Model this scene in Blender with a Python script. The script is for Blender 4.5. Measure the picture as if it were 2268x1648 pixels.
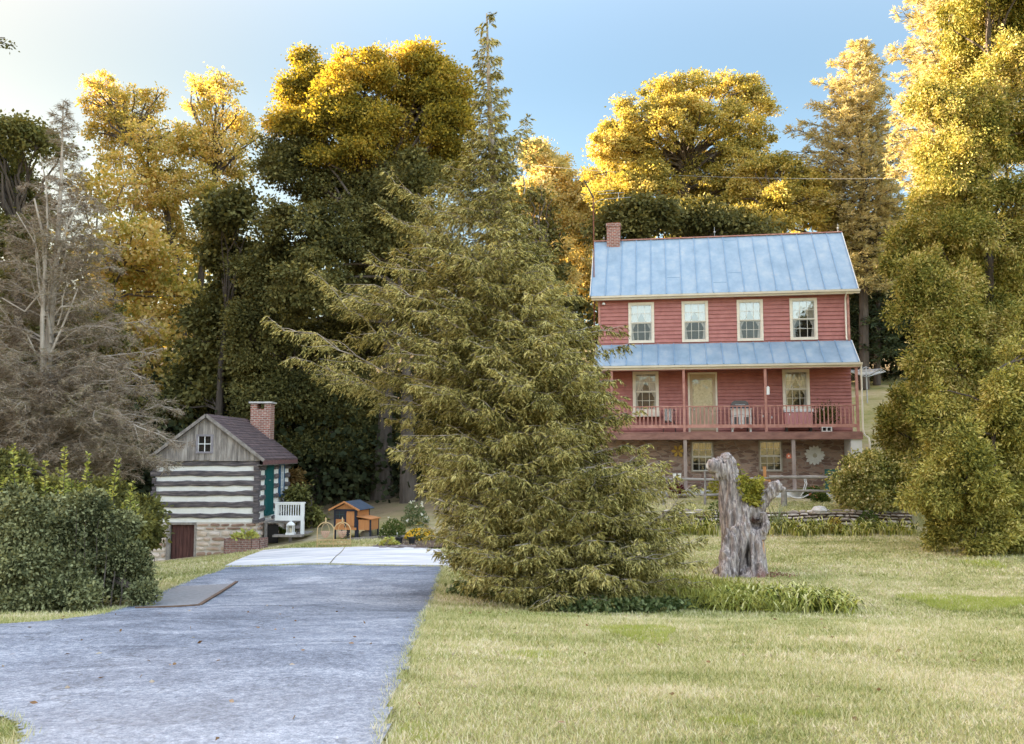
import bpy, math, random
import numpy as np
from mathutils import Vector, Matrix, noise as mnoise
R = math.radians
sc = bpy.context.scene
col = sc.collection
for o in list(bpy.data.objects): bpy.data.objects.remove(o)

# ------------------------------------------------------------------ camera (eye at the world origin)
F = 1964.0; PITCH = math.atan(176 / 1964)
cd = bpy.data.cameras.new('camera'); cam = bpy.data.objects.new('camera', cd); col.objects.link(cam)
cam.location = (0, 0, 0); cam.rotation_euler = (math.pi / 2 + PITCH, 0, 0)
cd.sensor_fit = 'HORIZONTAL'; cd.sensor_width = 36; cd.lens = 36 * F / 2268
cd.clip_start = 0.05; cd.clip_end = 3000
sc.camera = cam
# ------------------------------------------------------------------ sky, sun, exposure
SUN_EL, SUN_AZ = 15.0, -72.0          # azimuth clockwise from +Y
w = bpy.data.worlds.new('World'); sc.world = w; w.use_nodes = True
nt = w.node_tree; bg = nt.nodes['Background']
sky = nt.nodes.new('ShaderNodeTexSky'); sky.sky_type = 'NISHITA'; sky.sun_disc = False
sky.sun_elevation = R(SUN_EL); sky.sun_rotation = R(SUN_AZ % 360)
sky.air_density = 1.0; sky.dust_density = .7; sky.ozone_density = 1.8; sky.altitude = 100
# fill light added to the sky: brighter overhead and behind, dimmed low in front
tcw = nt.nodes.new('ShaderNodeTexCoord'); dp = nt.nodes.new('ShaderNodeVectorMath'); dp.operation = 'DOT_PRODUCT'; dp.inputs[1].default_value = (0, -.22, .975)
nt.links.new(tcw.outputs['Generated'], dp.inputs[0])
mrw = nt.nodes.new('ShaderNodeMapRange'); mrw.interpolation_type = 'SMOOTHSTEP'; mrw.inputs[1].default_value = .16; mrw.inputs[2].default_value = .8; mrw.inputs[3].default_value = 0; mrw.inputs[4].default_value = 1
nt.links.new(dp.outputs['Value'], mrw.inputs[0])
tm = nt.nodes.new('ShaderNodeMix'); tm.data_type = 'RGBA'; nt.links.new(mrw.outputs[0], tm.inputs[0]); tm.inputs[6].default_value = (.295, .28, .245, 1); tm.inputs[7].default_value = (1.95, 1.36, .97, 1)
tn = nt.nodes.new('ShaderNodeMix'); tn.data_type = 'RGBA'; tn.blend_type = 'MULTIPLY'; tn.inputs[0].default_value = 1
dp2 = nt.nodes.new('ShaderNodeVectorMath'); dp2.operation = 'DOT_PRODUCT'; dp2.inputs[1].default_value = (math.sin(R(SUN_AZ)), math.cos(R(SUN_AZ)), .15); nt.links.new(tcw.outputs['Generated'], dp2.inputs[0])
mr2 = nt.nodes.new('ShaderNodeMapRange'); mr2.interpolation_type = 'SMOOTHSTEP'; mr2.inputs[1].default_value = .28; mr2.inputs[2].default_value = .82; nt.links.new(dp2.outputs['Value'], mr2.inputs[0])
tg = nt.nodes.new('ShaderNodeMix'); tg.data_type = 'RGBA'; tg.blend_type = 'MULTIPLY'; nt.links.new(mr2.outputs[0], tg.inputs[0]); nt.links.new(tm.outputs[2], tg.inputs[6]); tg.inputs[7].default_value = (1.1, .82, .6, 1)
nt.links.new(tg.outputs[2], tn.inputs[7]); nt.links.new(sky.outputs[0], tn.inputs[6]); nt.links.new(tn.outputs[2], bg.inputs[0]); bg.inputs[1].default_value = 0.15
sl = bpy.data.lights.new('sun', 'SUN'); sl.energy = 4.5; sl.angle = R(0.55); sl.color = (1.0, 0.80, 0.57)
so = bpy.data.objects.new('sun', sl); col.objects.link(so)
sd = Vector((math.sin(R(SUN_AZ)) * math.cos(R(SUN_EL)), math.cos(R(SUN_AZ)) * math.cos(R(SUN_EL)), math.sin(R(SUN_EL))))
so.rotation_euler = sd.to_track_quat('Z', 'Y').to_euler()
sc.view_settings.view_transform = 'Standard'; sc.view_settings.look = 'None'
sc.view_settings.exposure = 3.14; sc.view_settings.gamma = 1.0
sc.render.engine = 'CYCLES'
sc.cycles.max_bounces = 7; sc.cycles.diffuse_bounces = 4; sc.cycles.glossy_bounces = 3
sc.cycles.transmission_bounces = 4; sc.cycles.transparent_max_bounces = 8
sc.cycles.caustics_reflective = False; sc.cycles.caustics_refractive = False
sc.cycles.use_denoising = True

# ------------------------------------------------------------------ placing helpers
cp, sp = math.cos(PITCH), math.sin(PITCH)
def ray(x, y):
    v = (824 - y) / F
    return np.array([(x - 1134) / F, cp - v * sp, sp + v * cp])
def P(x, y, Y):
    d = ray(x, y); d = d * (Y / d[1]); return Vector(d)
def sstep(a, b, x): t = min(1, max(0, (x - a) / (b - a))); return t * t * (3 - 2 * t)
GX = np.array([-200, -60, -40, -20, -12, -8, -4, 0, 5, 10, 16, 25, 45, 200.])
GY = np.array([-200, -30, 0, 5, 8, 12, 14, 16, 20, 22.5, 27, 30, 32, 36, 40, 45, 52, 65, 100, 200, 700.])
def row(*a): return [a[0] + 3] + list(a) + [a[-1] + 6]
GT = np.array([
 row(26, 26, 26, 26, 26, 26, 26, 26, 26, 26, 26, 26),  # unseen slope added behind the camera to bounce sunlight forward
 row(3, 0, -1.2, -1.4, -1.5, -1.6, -1.6, -1.5, -1.3, -1.1, -.8, 0),
 row(3, 0, -1.5, -1.6, -1.6, -1.6, -1.6, -1.6, -1.55, -1.5, -1.4, -1),
 row(3, 0, -1.65, -1.65, -1.65, -1.65, -1.65, -1.65, -1.65, -1.62, -1.55, -1.3),
 row(3, 0, -1.95, -1.9, -1.88, -1.86, -1.86, -1.86, -1.86, -1.82, -1.75, -1.5),
 row(3, 0, -2.35, -2.27, -2.23, -2.2, -2.22, -2.23, -2.23, -2.2, -2.1, -1.8),
 row(3, 0, -2.7, -2.55, -2.45, -2.4, -2.5, -2.7, -2.72, -2.68, -2.5, -2.1),
 row(3, 0, -2.9, -2.75, -2.62, -2.55, -2.65, -2.8, -2.8, -2.76, -2.6, -2.2),
 row(3, 0, -3.2, -3.1, -2.85, -2.76, -2.76, -2.78, -2.78, -2.78, -2.7, -2.3),
 row(3, 0, -3.4, -3.3, -3.05, -2.89, -2.88, -2.8, -2.78, -2.78, -2.7, -2.3),
 row(3, 0, -3.8, -3.6, -3.2, -2.98, -2.95, -2.85, -2.8, -2.8, -2.7, -2.2),
 row(3, 0, -4.0, -3.8, -3.25, -2.9, -2.85, -2.8, -2.78, -2.75, -2.6, -2.0),
 row(3, 0, -4.0, -3.86, -3.3, -2.75, -2.7, -2.65, -2.6, -2.55, -2.3, -1.8),
 row(3, 0, -3.8, -3.6, -3.0, -2.3, -2.3, -2.35, -2.35, -2.3, -1.8, -1.0),
 row(3, .5, -3.0, -2.8, -2.4, -2.0, -1.9, -2.0, -2.2, -0.1, 1.0, 1.5),
 row(4, 1, -2.0, -1.8, -1.4, -1.0, -.5, .4, 1.2, 2.2, 3.0, 3.5),
 row(5, 2, -.5, -.3, 0, .5, 1.0, 1.8, 2.6, 3.4, 4.5, 5.0),
 row(7, 5, 2, 2, 2.3, 2.8, 3.2, 4, 5, 6, 7, 8),
 row(14, 12, 8, 8, 8, 8, 8, 9, 10, 11, 12, 13),
 row(30, 28, 24, 24, 24, 24, 24, 24, 25, 26, 27, 28),
 row(40, 40, 36, 36, 36, 36, 36, 36, 36, 36, 37, 38)])
def Gv(x, y):
    x = np.asarray(x, float); y = np.asarray(y, float)
    def one(xx, yy):
        i = np.clip(np.searchsorted(GX, xx) - 1, 0, len(GX) - 2); j = np.clip(np.searchsorted(GY, yy) - 1, 0, len(GY) - 2)
        tx = np.clip((xx - GX[i]) / (GX[i + 1] - GX[i]), 0, 1); ty = np.clip((yy - GY[j]) / (GY[j + 1] - GY[j]), 0, 1)
        return (GT[j, i] * (1 - tx) + GT[j, i + 1] * tx) * (1 - ty) + (GT[j + 1, i] * (1 - tx) + GT[j + 1, i + 1] * tx) * ty
    z = 0
    for dx, dy in ((0, 0), (.8, .5), (-.8, .5), (.8, -.5), (-.8, -.5)): z = z + one(x + dx, y + dy) * .2
    ss = lambda a, b, t: (lambda q: q * q * (3 - 2 * q))(np.clip((t - a) / (b - a), 0, 1))
    z = z + .52 * ss(31.15, 31.5, y + .05 * np.sin(x * 3)) * (1 - ss(37, 43, y)) * ss(3.4, 4.6, x) * (1 - ss(17, 19, x))
    z = z + .025 * np.sin(x * 1.1 + y * .4) * np.sin(y * .9 - x * .3)
    return z
def G(x, y): return float(Gv(x, y))
def gp(x, y, far=80):
    d = ray(x, y); t = 3.0
    while t < far:
        if d[2] * t <= G(d[0] * t, d[1] * t):
            a, b = t - .1, t
            for _ in range(16):
                m = (a + b) / 2
                if d[2] * m <= G(d[0] * m, d[1] * m): b = m
                else: a = m
            return Vector(d * b)
        t += .1
    return Vector(d * far)

# ------------------------------------------------------------------ tagging, meshes
def tag(o, label=None, cat=None, group=None, kind=None):
    if label: o['label'] = label
    if cat: o['category'] = cat
    if group: o['group'] = group
    if kind: o['kind'] = kind
    return o
def empty(name, loc, label=None, cat=None, group=None, rz=0):
    o = bpy.data.objects.new(name, None); col.objects.link(o); o.location = loc; o.rotation_euler = (0, 0, rz)
    o.empty_display_size = .2
    return tag(o, label, cat, group)
def link(name, me, parent, m):
    o = bpy.data.objects.new(name, me); col.objects.link(o)
    if m: me.materials.append(m)
    if parent: o.parent = parent
    return o
def npmesh(name, V, faces_n, parent, m, loc=None, smooth=False):
    """V (N,3) already grouped in faces of faces_n vertices"""
    V = np.asarray(V, np.float32)
    if loc is not None: V = V - np.array(loc, np.float32)
    n = len(V); me = bpy.data.meshes.new(name)
    me.vertices.add(n); me.vertices.foreach_set('co', V.ravel())
    me.loops.add(n); me.loops.foreach_set('vertex_index', np.arange(n, dtype=np.int32))
    k = n // faces_n; me.polygons.add(k)
    me.polygons.foreach_set('loop_start', np.arange(k, dtype=np.int32) * faces_n)
    me.update(calc_edges=True)
    return link(name, me, parent, m)
class MB:
    def __init__(s): s.v = []; s.f = []
    def quad(s, *p):
        n = len(s.v); s.v += [tuple(q) for q in p]; s.f.append(tuple(range(n, n + len(p)))); return s
    def box(s, x0, x1, y0, y1, z0, z1, j=0, rnd=None):
        n = len(s.v)
        for z in (z0, z1):
            for (x, y) in ((x0, y0), (x1, y0), (x1, y1), (x0, y1)):
                if j: s.v.append((x + rnd.uniform(-j, j), y + rnd.uniform(-j, j), z + rnd.uniform(-j, j)))
                else: s.v.append((x, y, z))
        s.f += [tuple(n + i for i in q) for q in ((3, 2, 1, 0), (4, 5, 6, 7), (0, 1, 5, 4), (1, 2, 6, 5), (2, 3, 7, 6), (3, 0, 4, 7))]
        return s
    def bar(s, a, b, w, h, up=(0, 0, 1)):
        a = Vector(a); b = Vector(b); d = (b - a).normalized(); u = Vector(up)
        if abs(d.dot(u)) > .98: u = Vector((0, 1, 0))
        sd_ = d.cross(u).normalized() * w / 2; up_ = sd_.cross(d).normalized() * h / 2; n = len(s.v)
        for p in (a, b):
            for q in (-sd_ - up_, sd_ - up_, sd_ + up_, -sd_ + up_): s.v.append(tuple(p + q))
        s.f += [tuple(n + i for i in q) for q in ((3, 2, 1, 0), (4, 5, 6, 7), (0, 1, 5, 4), (1, 2, 6, 5), (2, 3, 7, 6), (3, 0, 4, 7))]
        return s
    def tube(s, pts, rad, n=8, cap=True):
        pts = [Vector(p) for p in pts]; k = len(pts)
        if not hasattr(rad, '__len__'): rad = [rad] * k
        base = len(s.v); ref = Vector((0.31, 0.95, 0.07))
        for i, p in enumerate(pts):
            d = (pts[min(i + 1, k - 1)] - pts[max(i - 1, 0)])
            if d.length < 1e-9: d = Vector((0, 0, 1))
            d.normalize(); a = d.cross(ref)
            if a.length < .05: a = d.cross(Vector((1, 0, 0)))
            a.normalize(); b = d.cross(a)
            for q in range(n):
                t = 2 * math.pi * q / n; s.v.append(tuple(p + (a * math.cos(t) + b * math.sin(t)) * rad[i]))
        for i in range(k - 1):
            for q in range(n):
                s.f.append((base + i * n + q, base + i * n + (q + 1) % n, base + (i + 1) * n + (q + 1) % n, base + (i + 1) * n + q))
        if cap:
            s.f.append(tuple(base + q for q in range(n))[::-1]); s.f.append(tuple(base + (k - 1) * n + q for q in range(n)))
        return s
    def lathe(s, prof, c=(0, 0, 0), n=16):
        base = len(s.v)
        for r, z in prof:
            for q in range(n):
                t = 2 * math.pi * q / n; s.v.append((c[0] + r * math.cos(t), c[1] + r * math.sin(t), c[2] + z))
        for i in range(len(prof) - 1):
            for q in range(n):
                s.f.append((base + i * n + q, base + i * n + (q + 1) % n, base + (i + 1) * n + (q + 1) % n, base + (i + 1) * n + q))
        s.f.append(tuple(base + q for q in range(n))[::-1]); s.f.append(tuple(base + (len(prof) - 1) * n + q for q in range(n)))
        return s
    def prism(s, poly, y0, y1):
        """poly in (x,z), extruded along y"""
        n = len(poly); b = len(s.v)
        s.v += [(x, y0, z) for x, z in poly] + [(x, y1, z) for x, z in poly]
        s.f.append(tuple(b + i for i in range(n))); s.f.append(tuple(b + n + i for i in range(n))[::-1])
        for i in range(n): s.f.append((b + (i + 1) % n, b + i, b + n + i, b + n + (i + 1) % n))
        return s
    def build(s, name, m, parent=None, loc=None, smooth=False):
        me = bpy.data.meshes.new(name)
        V = s.v
        if loc is not None: V = [(x - loc[0], y - loc[1], z - loc[2]) for x, y, z in V]
        me.from_pydata(V, [], s.f); me.update()
        if smooth:
            me.polygons.foreach_set('use_smooth', [True] * len(me.polygons))
        return link(name, me, parent, m)

# ------------------------------------------------------------------ materials
def lin(c): return tuple((v / 12.92 if v <= .04045 else ((v + .055) / 1.055) ** 2.4) for v in c)
def newmat(name):
    m = bpy.data.materials.new(name); m.use_nodes = True; n = m.node_tree
    b = n.nodes['Principled BSDF']; return m, n, b
def ramp(n, fac, cols):
    r = n.nodes.new('ShaderNodeValToRGB'); e = r.color_ramp.elements
    while len(e) < len(cols): e.new(.5)
    for i, c in enumerate(cols):
        if len(c) == 4: e[i].position = c[3]
        else: e[i].position = .25 + .5 * i / max(1, len(cols) - 1)
        e[i].color = (*c[:3], 1)
    n.links.new(fac, r.inputs[0]); return r.outputs[0]
def coord(n, stretch=(1, 1, 1), kind='Object'):
    if kind == 'Position': c = n.nodes.new('ShaderNodeNewGeometry').outputs['Position']
    else: c = n.nodes.new('ShaderNodeTexCoord').outputs[kind]
    mp = n.nodes.new('ShaderNodeMapping'); mp.inputs['Scale'].default_value = stretch
    n.links.new(c, mp.inputs[0]); return mp.outputs[0]
def noise(n, vec, scale, detail=5, rough=.6, dist=0):
    t = n.nodes.new('ShaderNodeTexNoise'); t.inputs['Scale'].default_value = scale; t.inputs['Detail'].default_value = detail
    t.inputs['Roughness'].default_value = rough; t.inputs['Distortion'].default_value = dist
    n.links.new(vec, t.inputs['Vector']); return t.outputs[0]
def mixc(n, fac, a, b, mode='MIX'):
    x = n.nodes.new('ShaderNodeMix'); x.data_type = 'RGBA'; x.blend_type = mode
    for k, val in ((0, fac), (6, a), (7, b)):
        if hasattr(val, 'links'): n.links.new(val, x.inputs[k])
        else: x.inputs[k].default_value = val if k == 0 else (*val[:3], 1)
    return x.outputs[2]
def math_(n, op, a, b=None):
    x = n.nodes.new('ShaderNodeMath'); x.operation = op
    for k, val in enumerate((a, b)):
        if val is None: continue
        if hasattr(val, 'links'): n.links.new(val, x.inputs[k])
        else: x.inputs[k].default_value = val
    return x.outputs[0]
def bump(n, b, h, strength=.4, dist=.01):
    x = n.nodes.new('ShaderNodeBump'); x.inputs['Strength'].default_value = strength; x.inputs['Distance'].default_value = dist
    n.links.new(h, x.inputs['Height']); n.links.new(x.outputs[0], b.inputs['Normal'])
def M(name, cols, scale=5, stretch=(1, 1, 1), rough=.8, bmp=.4, bdist=.01, bscale=None, spec=.3, metal=0, kind='Object', detail=6, island=0):
    m, n, b = newmat(name); v = coord(n, stretch, kind)
    if not hasattr(cols[0], '__len__'): cols = [tuple(c * .85 for c in cols), tuple(c * 1.15 for c in cols)]
    f = noise(n, v, scale, detail)
    if island:
        ri = n.nodes.new('ShaderNodeNewGeometry').outputs['Random Per Island']
        f = math_(n, 'ADD', math_(n, 'MULTIPLY', f, 1 - island), math_(n, 'MULTIPLY', ri, island))
    n.links.new(ramp(n, f, cols), b.inputs['Base Color'])
    b.inputs['Roughness'].default_value = rough; b.inputs['Specular IOR Level'].default_value = spec; b.inputs['Metallic'].default_value = metal
    if bmp: bump(n, b, noise(n, v, bscale or scale * 3, 4), bmp, bdist)
    return m
def leafmat(name, cols, tr=.35, scale=.7, tint=(1.25, 1.1, .5), mix=.5, spec=.08):
    m = bpy.data.materials.new(name); m.use_nodes = True; n = m.node_tree; n.nodes.clear()
    out = n.nodes.new('ShaderNodeOutputMaterial')
    geo = n.nodes.new('ShaderNodeNewGeometry')
    f = noise(n, geo.outputs['Position'], scale, 3, .6)
    f = math_(n, 'ADD', math_(n, 'MULTIPLY', math_(n, 'SUBTRACT', f, .5), 1.1), math_(n, 'MULTIPLY', geo.outputs['Random Per Island'], mix))
    f = math_(n, 'ADD', f, .5 - mix / 2)
    c = ramp(n, f, [(*q, i / (len(cols) - 1) * .8 + .1) for i, q in enumerate(cols)])
    p = n.nodes.new('ShaderNodeBsdfPrincipled'); p.inputs['Roughness'].default_value = .6; p.inputs['Specular IOR Level'].default_value = spec
    n.links.new(c, p.inputs['Base Color'])
    t = n.nodes.new('ShaderNodeBsdfTranslucent'); n.links.new(mixc(n, 1, c, tint, 'MULTIPLY'), t.inputs[0])
    x = n.nodes.new('ShaderNodeMixShader'); x.inputs[0].default_value = tr
    n.links.new(p.outputs[0], x.inputs[1]); n.links.new(t.outputs[0], x.inputs[2]); n.links.new(x.outputs[0], out.inputs[0])
    return m
def glassmat(name, refl=.45, tint=(.9, .95, 1)):
    m = bpy.data.materials.new(name); m.use_nodes = True; n = m.node_tree; n.nodes.clear()
    out = n.nodes.new('ShaderNodeOutputMaterial'); g = n.nodes.new('ShaderNodeBsdfGlossy'); t = n.nodes.new('ShaderNodeBsdfTransparent')
    g.inputs['Roughness'].default_value = .03; g.inputs['Color'].default_value = (*tint, 1)
    b = n.nodes.new('ShaderNodeBump'); b.inputs['Strength'].default_value = .25; b.inputs['Distance'].default_value = .02
    n.links.new(noise(n, coord(n), 2.2, 2), b.inputs['Height']); n.links.new(b.outputs[0], g.inputs['Normal'])
    x = n.nodes.new('ShaderNodeMixShader'); x.inputs[0].default_value = refl
    n.links.new(t.outputs[0], x.inputs[1]); n.links.new(g.outputs[0], x.inputs[2]); n.links.new(x.outputs[0], out.inputs[0])
    return m

m_bark = M('bark', [(.045, .035, .028), (.13, .105, .085)], 6, (1, 1, .2), .9, .8, .03)
m_bark_pale = M('pale_bark', [(.22, .18, .14), (.5, .44, .37)], 5, (1, 1, .4), .85, .6, .02)
m_bark_blue = M('trunk_bark', [(.06, .07, .08), (.16, .17, .17)], 5, (1, 1, .25), .9, .8, .03)
m_cream = M('cream_paint', [(.66, .58, .46), (.8, .73, .61)], 2.5, rough=.5, bmp=.1)
m_white = M('white_paint', [(.72, .72, .7), (.84, .84, .82)], 3, rough=.45, bmp=.1)
m_iron_gold = M('gilt_wire', [(.5, .33, .15), (.72, .52, .28)], 8, rough=.4, bmp=.1, metal=.2)
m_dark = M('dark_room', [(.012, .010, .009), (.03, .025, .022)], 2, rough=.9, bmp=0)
m_black = M('black_metal', [(.012, .013, .016), (.03, .032, .038)], 4, rough=.35, bmp=.05, spec=.5)
m_grey_metal = M('galvanised', [(.32, .34, .36), (.5, .52, .54)], 4, rough=.4, bmp=.1, metal=.5)
m_rust = M('rusty_pipe', [(.12, .045, .03), (.28, .11, .07)], 6, rough=.8)
m_curtain = M('curtain_cloth', [(.33, .31, .28), (.5, .47, .42)], 6, (3, 1, 1), .9, .3)
m_glass_dark = glassmat('lower_sash_glass', .07); m_glass_up = glassmat('window_glass', .30); m_glass_low = glassmat('porch_window_glass', .10)
m_soil = M('soil', [(.06, .04, .03), (.16, .11, .08)], 6, rough=.95, bmp=.8, bdist=.04, kind='Position')
m_weathered = M('weathered_wood', [(.13, .11, .10), (.4, .36, .32)], 7, (1, 1, 1), .85, .5)

# ------------------------------------------------------------------ foliage generators
def unit(a): return a / np.maximum(np.linalg.norm(a, axis=1, keepdims=True), 1e-9)
def leafquads(c, d, ln, wd, rng, curl=0.0):
    """diamond leaves: base c, direction d, lengths ln, half-widths wd"""
    n = len(c); d = unit(d); s = unit(np.cross(d, rng.normal(size=(n, 3))))
    ln = np.broadcast_to(np.asarray(ln), (n,))[:, None]; wd = np.broadcast_to(np.asarray(wd), (n,))[:, None]
    V = np.empty((n, 4, 3)); V[:, 0] = c; V[:, 1] = c + d * ln * .45 + s * wd; V[:, 2] = c + d * ln
    V[:, 3] = c + d * ln * .45 - s * wd
    return V.reshape(-1, 3)
def leaftris(c, d, ln, wd, rng):
    n = len(c); d = unit(d); s = unit(np.cross(d, rng.normal(size=(n, 3))))
    ln = np.broadcast_to(np.asarray(ln), (n,))[:, None]; wd = np.broadcast_to(np.asarray(wd), (n,))[:, None]
    V = np.empty((n, 3, 3)); V[:, 0] = c + s * wd; V[:, 1] = c - s * wd; V[:, 2] = c + d * ln
    return V.reshape(-1, 3)
def px_blob(x, y, Y, rx, ry, dz=None):
    c = np.array(P(x, y, Y)); k = Y / F
    return c, np.array([rx * k, dz if dz else rx * k * .9, ry * k])
def bezpts(a, b, sag, n=6, rnd=None, wob=0):
    a = np.array(a); b = np.array(b); out = []
    L = np.linalg.norm(b - a)
    for i in range(n):
        t = i / (n - 1); p = a * (1 - t) + b * t; p = p + np.array([0, 0, sag * L * 4 * t * (1 - t)])
        if wob and 0 < i < n - 1: p = p + np.array([rnd.gauss(0, wob * L) for _ in range(3)])
        out.append(p)
    return out
def crown_points(blobs, ncl, rng, shell=.28, sub=18, subr=.32, core=.72):
    """clusters on lumpy sub-masses that sit over the surface of every main mass"""
    B = []; own = []
    for bi, (c, r) in enumerate(blobs):
        u = unit(rng.normal(size=(sub, 3))); u[:, 2] = np.where(u[:, 2] < -.45, -u[:, 2], u[:, 2])
        for k in range(sub):
            f = subr * rng.uniform(.7, 1.3); B.append((c + u[k] * r * (1 - f * .75) * rng.uniform(.8, 1.1), r * f)); own.append(bi)
        B.append((c, r * (core if sub else 1.05))); own.append(bi)
    vol = np.array([(q[1][0] * q[1][2]) for q in B]) ** 1.0; vol /= vol.sum()
    idx = rng.choice(len(B), ncl, p=vol); C = np.array([B[i][0] for i in idx]); Rr = np.array([B[i][1] for i in idx])
    u = unit(rng.normal(size=(ncl, 3))); r = rng.random(ncl) ** shell
    return C + u * Rr * r[:, None], u, np.array(own)[idx]
def broadleaf(name, base, trunk, blobs, ncl, per, ln, clump, lm, bm, seed, label, cat='tree', group=None, tr=.25, flat=.55, droop=.35, limbs=.25, wd=.33, shell=.28, crown='crown', **ck):
    rng = np.random.default_rng(seed); rnd = random.Random(seed)
    root = empty(name, base, label, cat, group)
    cc, u, idx = crown_points(blobs, ncl, rng, shell, **ck)
    cr = clump * rng.uniform(.5, 1.35, ncl)
    n = ncl * per; ci = np.repeat(np.arange(ncl), per)
    off = unit(rng.normal(size=(n, 3))) * (rng.random(n) ** .55 * (1 + .7 * rng.random(n) ** 8))[:, None] * np.array([1, 1, flat]) * cr[ci][:, None]
    pos = cc[ci] + off
    d = u[ci] * .6 + unit(off) * .7 + rng.normal(size=(n, 3)) * .55; d[:, 2] -= droop
    L = ln * rng.uniform(.6, 1.35, n)
    npmesh(crown, leafquads(pos, d, L, L * wd, rng), 4, root, lm, base)
    mb = MB()
    if trunk:
        k = len(trunk)
        mb.tube(trunk, [tr * (1 - .75 * i / max(1, k - 1)) * (1.35 if i == 0 else 1) for i in range(k)], 9)
        tp = [np.array(t) for t in trunk]
        segs = []
        for i in range(k - 1):
            for s in range(6): segs.append(tp[i] + (tp[i + 1] - tp[i]) * s / 6)
        segs = np.array(segs[2:] + [tp[-1]])
        if limbs:
            for bi, b in enumerate(blobs):
                c = b[0]; below = segs[segs[:, 2] < c[2] + .3]; 
                if len(below) == 0: below = segs[:1]
                dd = np.linalg.norm((below - c) * np.array([1, 1, .8]), axis=1); a = below[np.argmin(dd + rng.random(len(dd)) * .8)]
                r0 = max(.03, tr * .24); mb.tube(bezpts(a, c, .07, 6, rnd, .03), np.linspace(r0, r0 * .45, 6), 6)
                own = np.where(idx == bi)[0]; rng.shuffle(own)
                for j in own[:max(1, int(len(own) * limbs))]:
                    mb.tube(bezpts(c, cc[j], .08, 4, rnd, .04), [r0 * .4, r0 * .28, r0 * .18, r0 * .08], 4, False)
        mb.build('trunk', bm, root, base)
    return root
def conifer_sprays(branches, rng, step=.07, tw=.42, leafl=.07, leafn=9, droop=.25, spread=.85, lw=.3, tri=False, inner=.15, flat=.35, align=.8):
    """branches: list of (pts array k x 3). returns leaf verts. Fully vectorised over twigs."""
    TP = []; TD = []; TL = []
    for pts in branches:
        pts = np.asarray(pts); seg = np.diff(pts, axis=0); sl_ = np.linalg.norm(seg, axis=1); L = sl_.sum()
        n = max(4, int(L * (1 - inner) / step)); t = rng.uniform(inner, 1, n); cum = np.concatenate([[0], np.cumsum(sl_)]) / L
        i = np.clip(np.searchsorted(cum, t) - 1, 0, len(seg) - 1); f = (t - cum[i]) / (cum[i + 1] - cum[i])
        p = pts[i] + seg[i] * f[:, None]; d = unit(seg[i]); up = np.array([0, 0, 1.]); s = unit(np.cross(d, up))
        sg = rng.choice([-1, 1], n)[:, None]
        td = d * .75 + s * sg * spread + rng.normal(size=(n, 3)) * np.array([.25, .25, flat]); td[:, 2] -= droop
        TP.append(p); TD.append(unit(td)); TL.append(np.minimum(tw, L * .4) * (1.08 - t) ** .6 * rng.uniform(.5, 1.2, n) + leafl * .6)
    TP = np.concatenate(TP); TD = np.concatenate(TD); TL = np.concatenate(TL); n = len(TP)
    k = leafn; q = np.tile((np.arange(k) + .3) / k, n) + rng.uniform(-.05, .05, n * k); ti = np.repeat(np.arange(n), k)
    L = TL[ti]; pos = TP[ti] + TD[ti] * (q * L)[:, None]; pos[:, 2] -= droop * .6 * q * q * L
    s = unit(np.cross(TD[ti], np.array([0, 0, 1.]) + rng.normal(size=(n * k, 3)) * .25))
    d = TD[ti] * align + s * rng.choice([-1, 1], n * k)[:, None] * (1.45 - align * .8) * .9 + rng.normal(size=(n * k, 3)) * .22; d[:, 2] -= droop * .5
    ll = leafl * rng.uniform(.65, 1.3, n * k) * (1.15 - q * .5)
    if tri: return leaftris(pos, d, ll, ll * lw, rng)
    return leafquads(pos, d, ll, ll * lw, rng)

# ================================================================== GROUND
def axis(lo, hi, f0, f1, fine, grow=1.18):
    a = list(np.arange(f0, f1, fine)); s = fine; x = a[-1]
    while x < hi: s *= grow; x += s; a.append(x)
    s = fine; x = f0
    while x > lo: s *= grow; x -= s; a.insert(0, x)
    return np.array(a)
def lawn_colour(n):
    """straw and green patches, shared by soil sheet and blades"""
    v = coord(n, (1, 1, .2), 'Position')
    big = noise(n, v, .42, 5, .62, .6); fine = noise(n, v, 5.5, 4, .7); mid = noise(n, coord(n, (.55, 1.6, .2), 'Position'), 1.5, 4, .65)
    f = math_(n, 'ADD', math_(n, 'MULTIPLY', big, .55), math_(n, 'ADD', math_(n, 'MULTIPLY', mid, .3), math_(n, 'MULTIPLY', fine, .15)))
    return f
LAWN = [(.24, .255, .08, .34), (.44, .42, .16, .44), (.61, .53, .28, .54), (.78, .66, .46, .64)]
m_ground, n_, b_ = newmat('lawn_ground')
c1 = ramp(n_, lawn_colour(n_), [(a * .72, b * .7, c * .72, p_) for a, b, c, p_ in LAWN])
fw = noise(n_, coord(n_, (1, 1, 1), 'Position'), .8, 5, .6)
forest = ramp(n_, fw, [(.10, .085, .045), (.24, .18, .11), (.17, .17, .07)])
sx = n_.nodes.new('ShaderNodeSeparateXYZ'); n_.links.new(n_.nodes.new('ShaderNodeNewGeometry').outputs['Position'], sx.inputs[0])
mr = n_.nodes.new('ShaderNodeMapRange'); mr.inputs[1].default_value = 34; mr.inputs[2].default_value = 38; n_.links.new(math_(n_, 'ADD', sx.outputs[1], math_(n_, 'MULTIPLY', fw, 3)), mr.inputs[0])
mx = n_.nodes.new('ShaderNodeMapRange'); mx.inputs[1].default_value = 2.5; mx.inputs[2].default_value = 4; mx.inputs[3].default_value = 1; mx.inputs[4].default_value = 0; n_.links.new(sx.outputs[0], mx.inputs[0])
my = n_.nodes.new('ShaderNodeMapRange'); my.inputs[1].default_value = 52; my.inputs[2].default_value = 56; n_.links.new(sx.outputs[1], my.inputs[0])
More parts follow.
